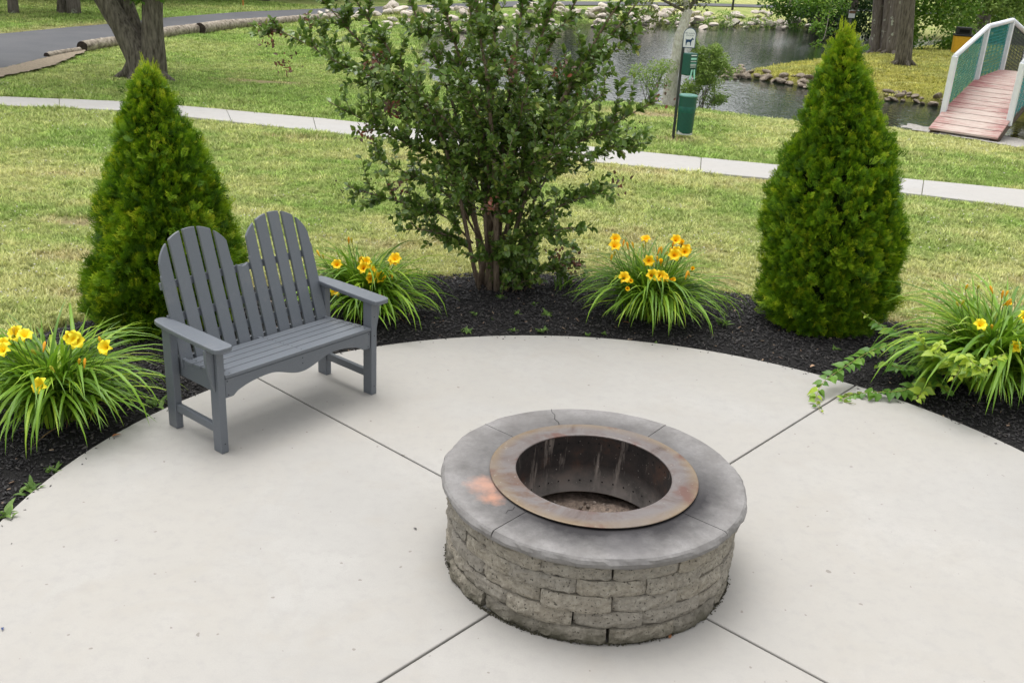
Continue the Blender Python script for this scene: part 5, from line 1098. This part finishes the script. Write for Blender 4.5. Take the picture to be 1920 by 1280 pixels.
p = g(1637, 86); st = empty('broken_stump', (p.x, p.y, .1), 0, 'short broken stump at the pond edge against the lichen spotted trunk', 'stump'); limb([(0, 0, -.2), (-.03, 0, .35), (-.08, 0, .85)], [.2, .14, .12], st, M['lichenbark'], 'stump_wood', 10, 7, .08)
p = g(1836, 66); tr_ = wood_tree('grey trunk standing in the hedge behind the footbridge', p.x, p.y, 9, .30, 720, 'lichenbark', 'leaf_a', 3000, 4.5, .3, .3, 'hedge_tree', 'trees behind the footbridge')
# maple bush and hedge behind the bin
hb = g(1755, 97)
bush('large bright green maple bush between the waterside trees and the yellow bin', (hb.x, hb.y+1.2, 0), [(-.9, 0, .7, .9), (0, -.2, .9, 1.0), (.9, 0, .8, .9), (-1.1, .2, 1.7, .9), (0, 0, 2., 1.), (1.1, .2, 1.9, 1.), (.2, 0, 2.9, 1.), (-.8, 0, 2.8, .9), (1.6, .3, 2.8, .9), (-.2, -.3, .35, .6), (.8, -.3, .3, .55)], 9500, .15, M['leaf_a'], 730, 'maple_bush', None, 'bush')
for i, (px, py, lab) in enumerate(((1840, 72, 'dense hedge bush directly behind the bridge rail and grey trunk'), (1905, 68, 'dense hedge bush beyond the far end of the footbridge'), (1960, 66, 'hedge bush running on past the footbridge'))):
    q = g(px, py); bush(lab, (q.x, q.y, 0), [(-1.2, 0, .8, 1.1), (0, 0, 1., 1.3), (1.3, 0, .8, 1.1), (-.8, .3, 2., 1.1), (.7, .3, 2.1, 1.2), (0, .3, 2.9, 1.1), (1.8, .4, 2.0, 1.)], 6500, .2, M['leaf_a'] if i else M['leaf_willow'], 740+4*i, 'hedge_bush', 'hedge behind the footbridge')
# drooping conifer and overhanging maple on the far pond corner
cb = g(1590, 62, -.1); cf = empty('conifer', (cb.x, cb.y, -.1), 0, 'dark drooping conifer on the far shore behind the arborvitae tip', 'tree'); limb([(0, 0, -.2), (0, 0, 3), (0, 0, 8)], [.3, .22, .04], cf, M['oakbark'], 'trunk', 10, 8)
rg = np.random.default_rng(9); C = []; R = []
for k in range(46):
    z = rg.uniform(1.1, 7); a = rg.uniform(0, 2*PI); rr_ = (8-z)*.42*rg.uniform(.5, 1.05); C.append((rr_*math.cos(a), rr_*math.sin(a), z-rr_*.18)); R.append(rg.uniform(.4, .8))
obj('crown', foliage(C, R, 9000, .26, M['leaf_conifer'], 10, .45, .45), cf)
mb_ = g(1530, 56, -.1); om = empty('overhanging_maple', (mb_.x, mb_.y, -.1), 0, 'maple with bright leafy boughs hanging over the dark pond', 'tree')
ro = lambda px, py, dy: rel(px, py, mb_, dy)
limb([(0, 0, -.3), (.1, 0, 1.5), (.2, 0, 4), (0, 0, 7)], [.25, .2, .15, .04], om, M['oakbark'], 'trunk', 10, 8)
limb([(.1, 0, 2.6), ro(1560, -20, -4), ro(1548, 60, -8), ro(1536, 78, -9)], [.06, .05, .03, .012], om, M['oakbark'], 'bough', 6, 12); limb([(.1, 0, 2.4), ro(1500, -30, -3), ro(1480, 5, -5)], [.06, .05, .015], om, M['oakbark'], 'bough', 6, 8)
C = [(*ro(px, py, dy),) for px, py, dy in ((1470, 2, -4), (1490, 18, -4), (1462, 14, -4), (1515, 5, -5), (1540, 20, -6), (1545, 42, -7), (1530, 52, -7.5), (1528, 88, -9), (1518, 95, -9), (1536, 78, -9), (1500, -15, -4), (1550, -10, -5), (1450, -10, -4), (1575, 5, -5), (1480, 32, -4), (1535, 5, -6))]; obj('crown', foliage(C, [.55, .5, .4, .6, .6, .55, .35, .26, .24, .18, .8, .9, .7, .6, .3, .6], 4600, .15, M['leaf_a'], 12), om)
C, R = blobs(14, (0, 0, 5.5), (1.6, 1.6, .9), (.7, 1.3), 77); obj('upper_crown', foliage(C, R, 3000, .3, M['leaf_a'], 78), om)
for i, (px, py) in enumerate(((1520, 50), (1560, 54), (1600, 66), (1630, 74))):
    q = g(px, py, -.2); bush('dark shady bush along the far pond corner under the conifer', (q.x, q.y, -.2), [(-.8, 0, .5, .8), (.6, 0, .6, .9), (0, .3, 1.2, .9)], 1900, .2, M['leaf_dark'], 770+2*i, 'shore_bush', 'bushes on the far pond corner')

# boulders on the far shore and along the spit
def stone_mesh(seed):
    bm = bmesh.new(); bmesh.ops.create_icosphere(bm, subdivisions=2, radius=.5); rg = np.random.default_rng(seed); A = rdir(7, rg); h = rg.uniform(.26, .42, 7)
    for v in bm.verts:
        for n_, d in zip(A, h):
            e = float(np.dot(v.co, n_))-d
            if e > 0: v.co -= Vector(n_)*e
        v.co.z *= .62; v.co *= 1+rg.normal(0, .02)
    return bm_mesh('stone', bm, M['rock'])
t = NT('pale_rock'); p = t.pos('World'); n = t.noise(3, 6, .65, p); oi = t.n('ObjectInfo'); c = t.ramp(n, [(.3, (.42, .36, .30)), (.7, (.72, .65, .56))]); c = t.mix(t.math('MULTIPLY', oi.outputs['Random'], .4), c, (.36, .34, .31)); t.bump(n, .5, .05); M['rock'] = t.fin(c, .9, .2)
STN = [stone_mesh(800+i) for i in range(7)]
t = NT('brown_rock'); p = t.pos('World'); n = t.noise(5, 6, .65, p); t.bump(n, .5, .04); M['rock'] = t.fin(t.ramp(n, [(.3, (.10, .085, .065)), (.7, (.36, .30, .235))]), .9, .2); STB = [stone_mesh(820+i) for i in range(5)]
def shore_stones(name, line, n, w0, w1, s0, s1, meshes, seed, zup=.1):
    rg = np.random.default_rng(seed); root = empty(name, (line[0][0], line[0][1], 0), kind='structure'); P = resamp(np.array(line), 200); T = np.gradient(P, axis=0); T /= np.linalg.norm(T, axis=1)[:, None]; N_ = np.column_stack([-T[:, 1], T[:, 0]])
    for k in range(n):
        i = rg.integers(0, 200); w_ = rg.uniform(w0, w1); x, y = P[i]+N_[i]*w_; z = max(WATER_Z+.02, float(ground_z(np.array([x]), np.array([y]))[0])); s = rg.uniform(s0, s1)
        o = obj('stone', meshes[k % len(meshes)], root, (x-line[0][0], y-line[0][1], z+zup*rg.random()*s)); s *= min(1.1, math.hypot(x, y)/48) if name == 'rocky_shore' else 1; o.rotation_euler = (rg.normal(0, .25), rg.normal(0, .25), rg.uniform(0, 6.3)); o.scale = (s*rg.uniform(.8, 1.4), s, s*rg.uniform(.7, 1.1))
fline = gp([(1520, 48), (1440, 44), (1377, 43), (1292, 43), (1180, 41), (1080, 40), (960, 42), (860, 48), (800, 62)])
shore_stones('rocky_shore', fline[::-1], 300, -.2, 5.5, .26, .62, STN, 1, .9)
shore_stones('spit_shore', pn+np.array([0, .05]), 110, -.2, .35, .10, .34, STB, 2, .2)
tip_ = np.vstack([pn[:2], gp([(1362, 128), (1375, 117), (1400, 110)])[::1]]); shore_stones('spit_tip_shore', tip_, 30, -.2, .3, .10, .3, STB, 3, .2)
# reeds and tufts between the stones
for i, (px, py, s) in enumerate(((1300, 40, 1.), (1345, 42, .9), (1385, 40, 1.1), (1420, 44, .7), (1240, 36, 1.1), (1160, 34, 1.1), (1470, 44, 1.), (1060, 36, 1.), (940, 42, 1.), (1368, 122, .35))):
    q = g(px, py); bush('tuft of green weeds growing among the pale shore rocks' if i < 9 else 'tuft of weeds at the tip of the grassy spit', (q.x, q.y, -.2), [(0, 0, .25*s, .5*s), (.7*s, 0, .2*s, .45*s), (-.7*s, .1, .22*s, .5*s)], int(700*s)+100, .13*max(s, .5), M['leaf_willow'] if i % 2 else M['leaf_a'], 850+3*i, 'weed_tuft', 'weed tufts among the shore rocks', 'weeds', .5, 2)
q = g(1370, 66, -.2); lp = g(1373, 19); pl = empty('lamp_post', (lp.x, lp.y, 0), 0, 'thin dark post on the lawn beyond the rocky shore', 'post'); limb([(0, 0, -.2), (0, 0, .1), (0, 0, 3.4)], [.09, .06, .05], pl, GRAY, 'pole', 8, 5, 0); box('lantern', -.14, .14, -.14, .14, 3.4, 3.8, GRAY, pl, .03)
# small notice board behind the arborvitae tip
nb = atY(1597, 27, 44.); nz0 = float(ground_z(np.array([nb.x]), np.array([nb.y]))[0]); nbd = empty('notice_sign', (nb.x, nb.y, nz0), 0, 'small brown and white notice on a post at the far pond corner', 'sign'); hz_ = nb.z-nz0
limb([(0, 0, -.3), (0, 0, hz_*.5), (0, 0, hz_+.2)], [.04, .04, .04], nbd, GRAY, 'post', 6, 4, 0); box('panel', -.13, .13, -.05, -.03, hz_-.15, hz_+.15, WH, nbd, 0); box('header', -.13, .13, -.056, -.0505, hz_+.03, hz_+.14, simple('sign_brown', (.16, .09, .06), .6), nbd, 0)
# trees across the far road, mirrored in the pond
for i, (x, y) in enumerate(((-2, 84), (5, 90), (12, 91), (18.5, 88), (24, 95), (31, 97), (38, 93), (46, 96), (2, 76))):
    wood_tree('tall tree beyond the far road across the pond', x, y+14, 7.2+.8*(i % 3), .3, 900+9*i, 'oakbark', 'leaf_a' if i % 3 == 0 else 'leaf_dark', 9500, 1.6, .6, 0, 'far_tree', 'trees across the far road')
# low house wall peeping over the hedge
# small litter on the slabs
M['dryleaf'] = simple('dry_leaf', (.36, .15, .06), .8, .3)
def leaflet(label, px, py, L, mat, seed, nm='fallen_leaf', cat='leaf', z=.004):
    b = g(px, py); V, Fq = blade(L, .25, .5, L*.22, 5); tag(obj(nm, mesh_np(nm, rotz(V, seed*1.3), Fq, mat, True), None, (b.x, b.y, z)), label, cat)
leaflet('orange dry leaf on the patio at the foot of the fire pit', 1255, 1197, .035, M['dryleaf'], 1); leaflet('dark bark scrap lying on the patio left of the fire pit blocks', 781, 993, .022, M['chip'], 2, 'bark_scrap', 'debris'); leaflet('tan twig lying on the mulch near the vine', 1527, 690, .07, simple('tan_twig', (.42, .27, .17), .8), 3, 'twig', 'twig', .02)
leaflet('dry brown leaf on the patio edge below the yellow daylily', 211, 819, .05, M['dryleaf'], .4); leaflet('small dark blue scrap lying on the bare patio slab', 5, 1177, .025, simple('blue_scrap', (.02, .04, .14), .4), 4, 'plastic_scrap', 'debris')
leaflet('curled tan leaf on the mulch beside the daylily clump', 1180, 607, .06, M['dryleaf'], 2.2)
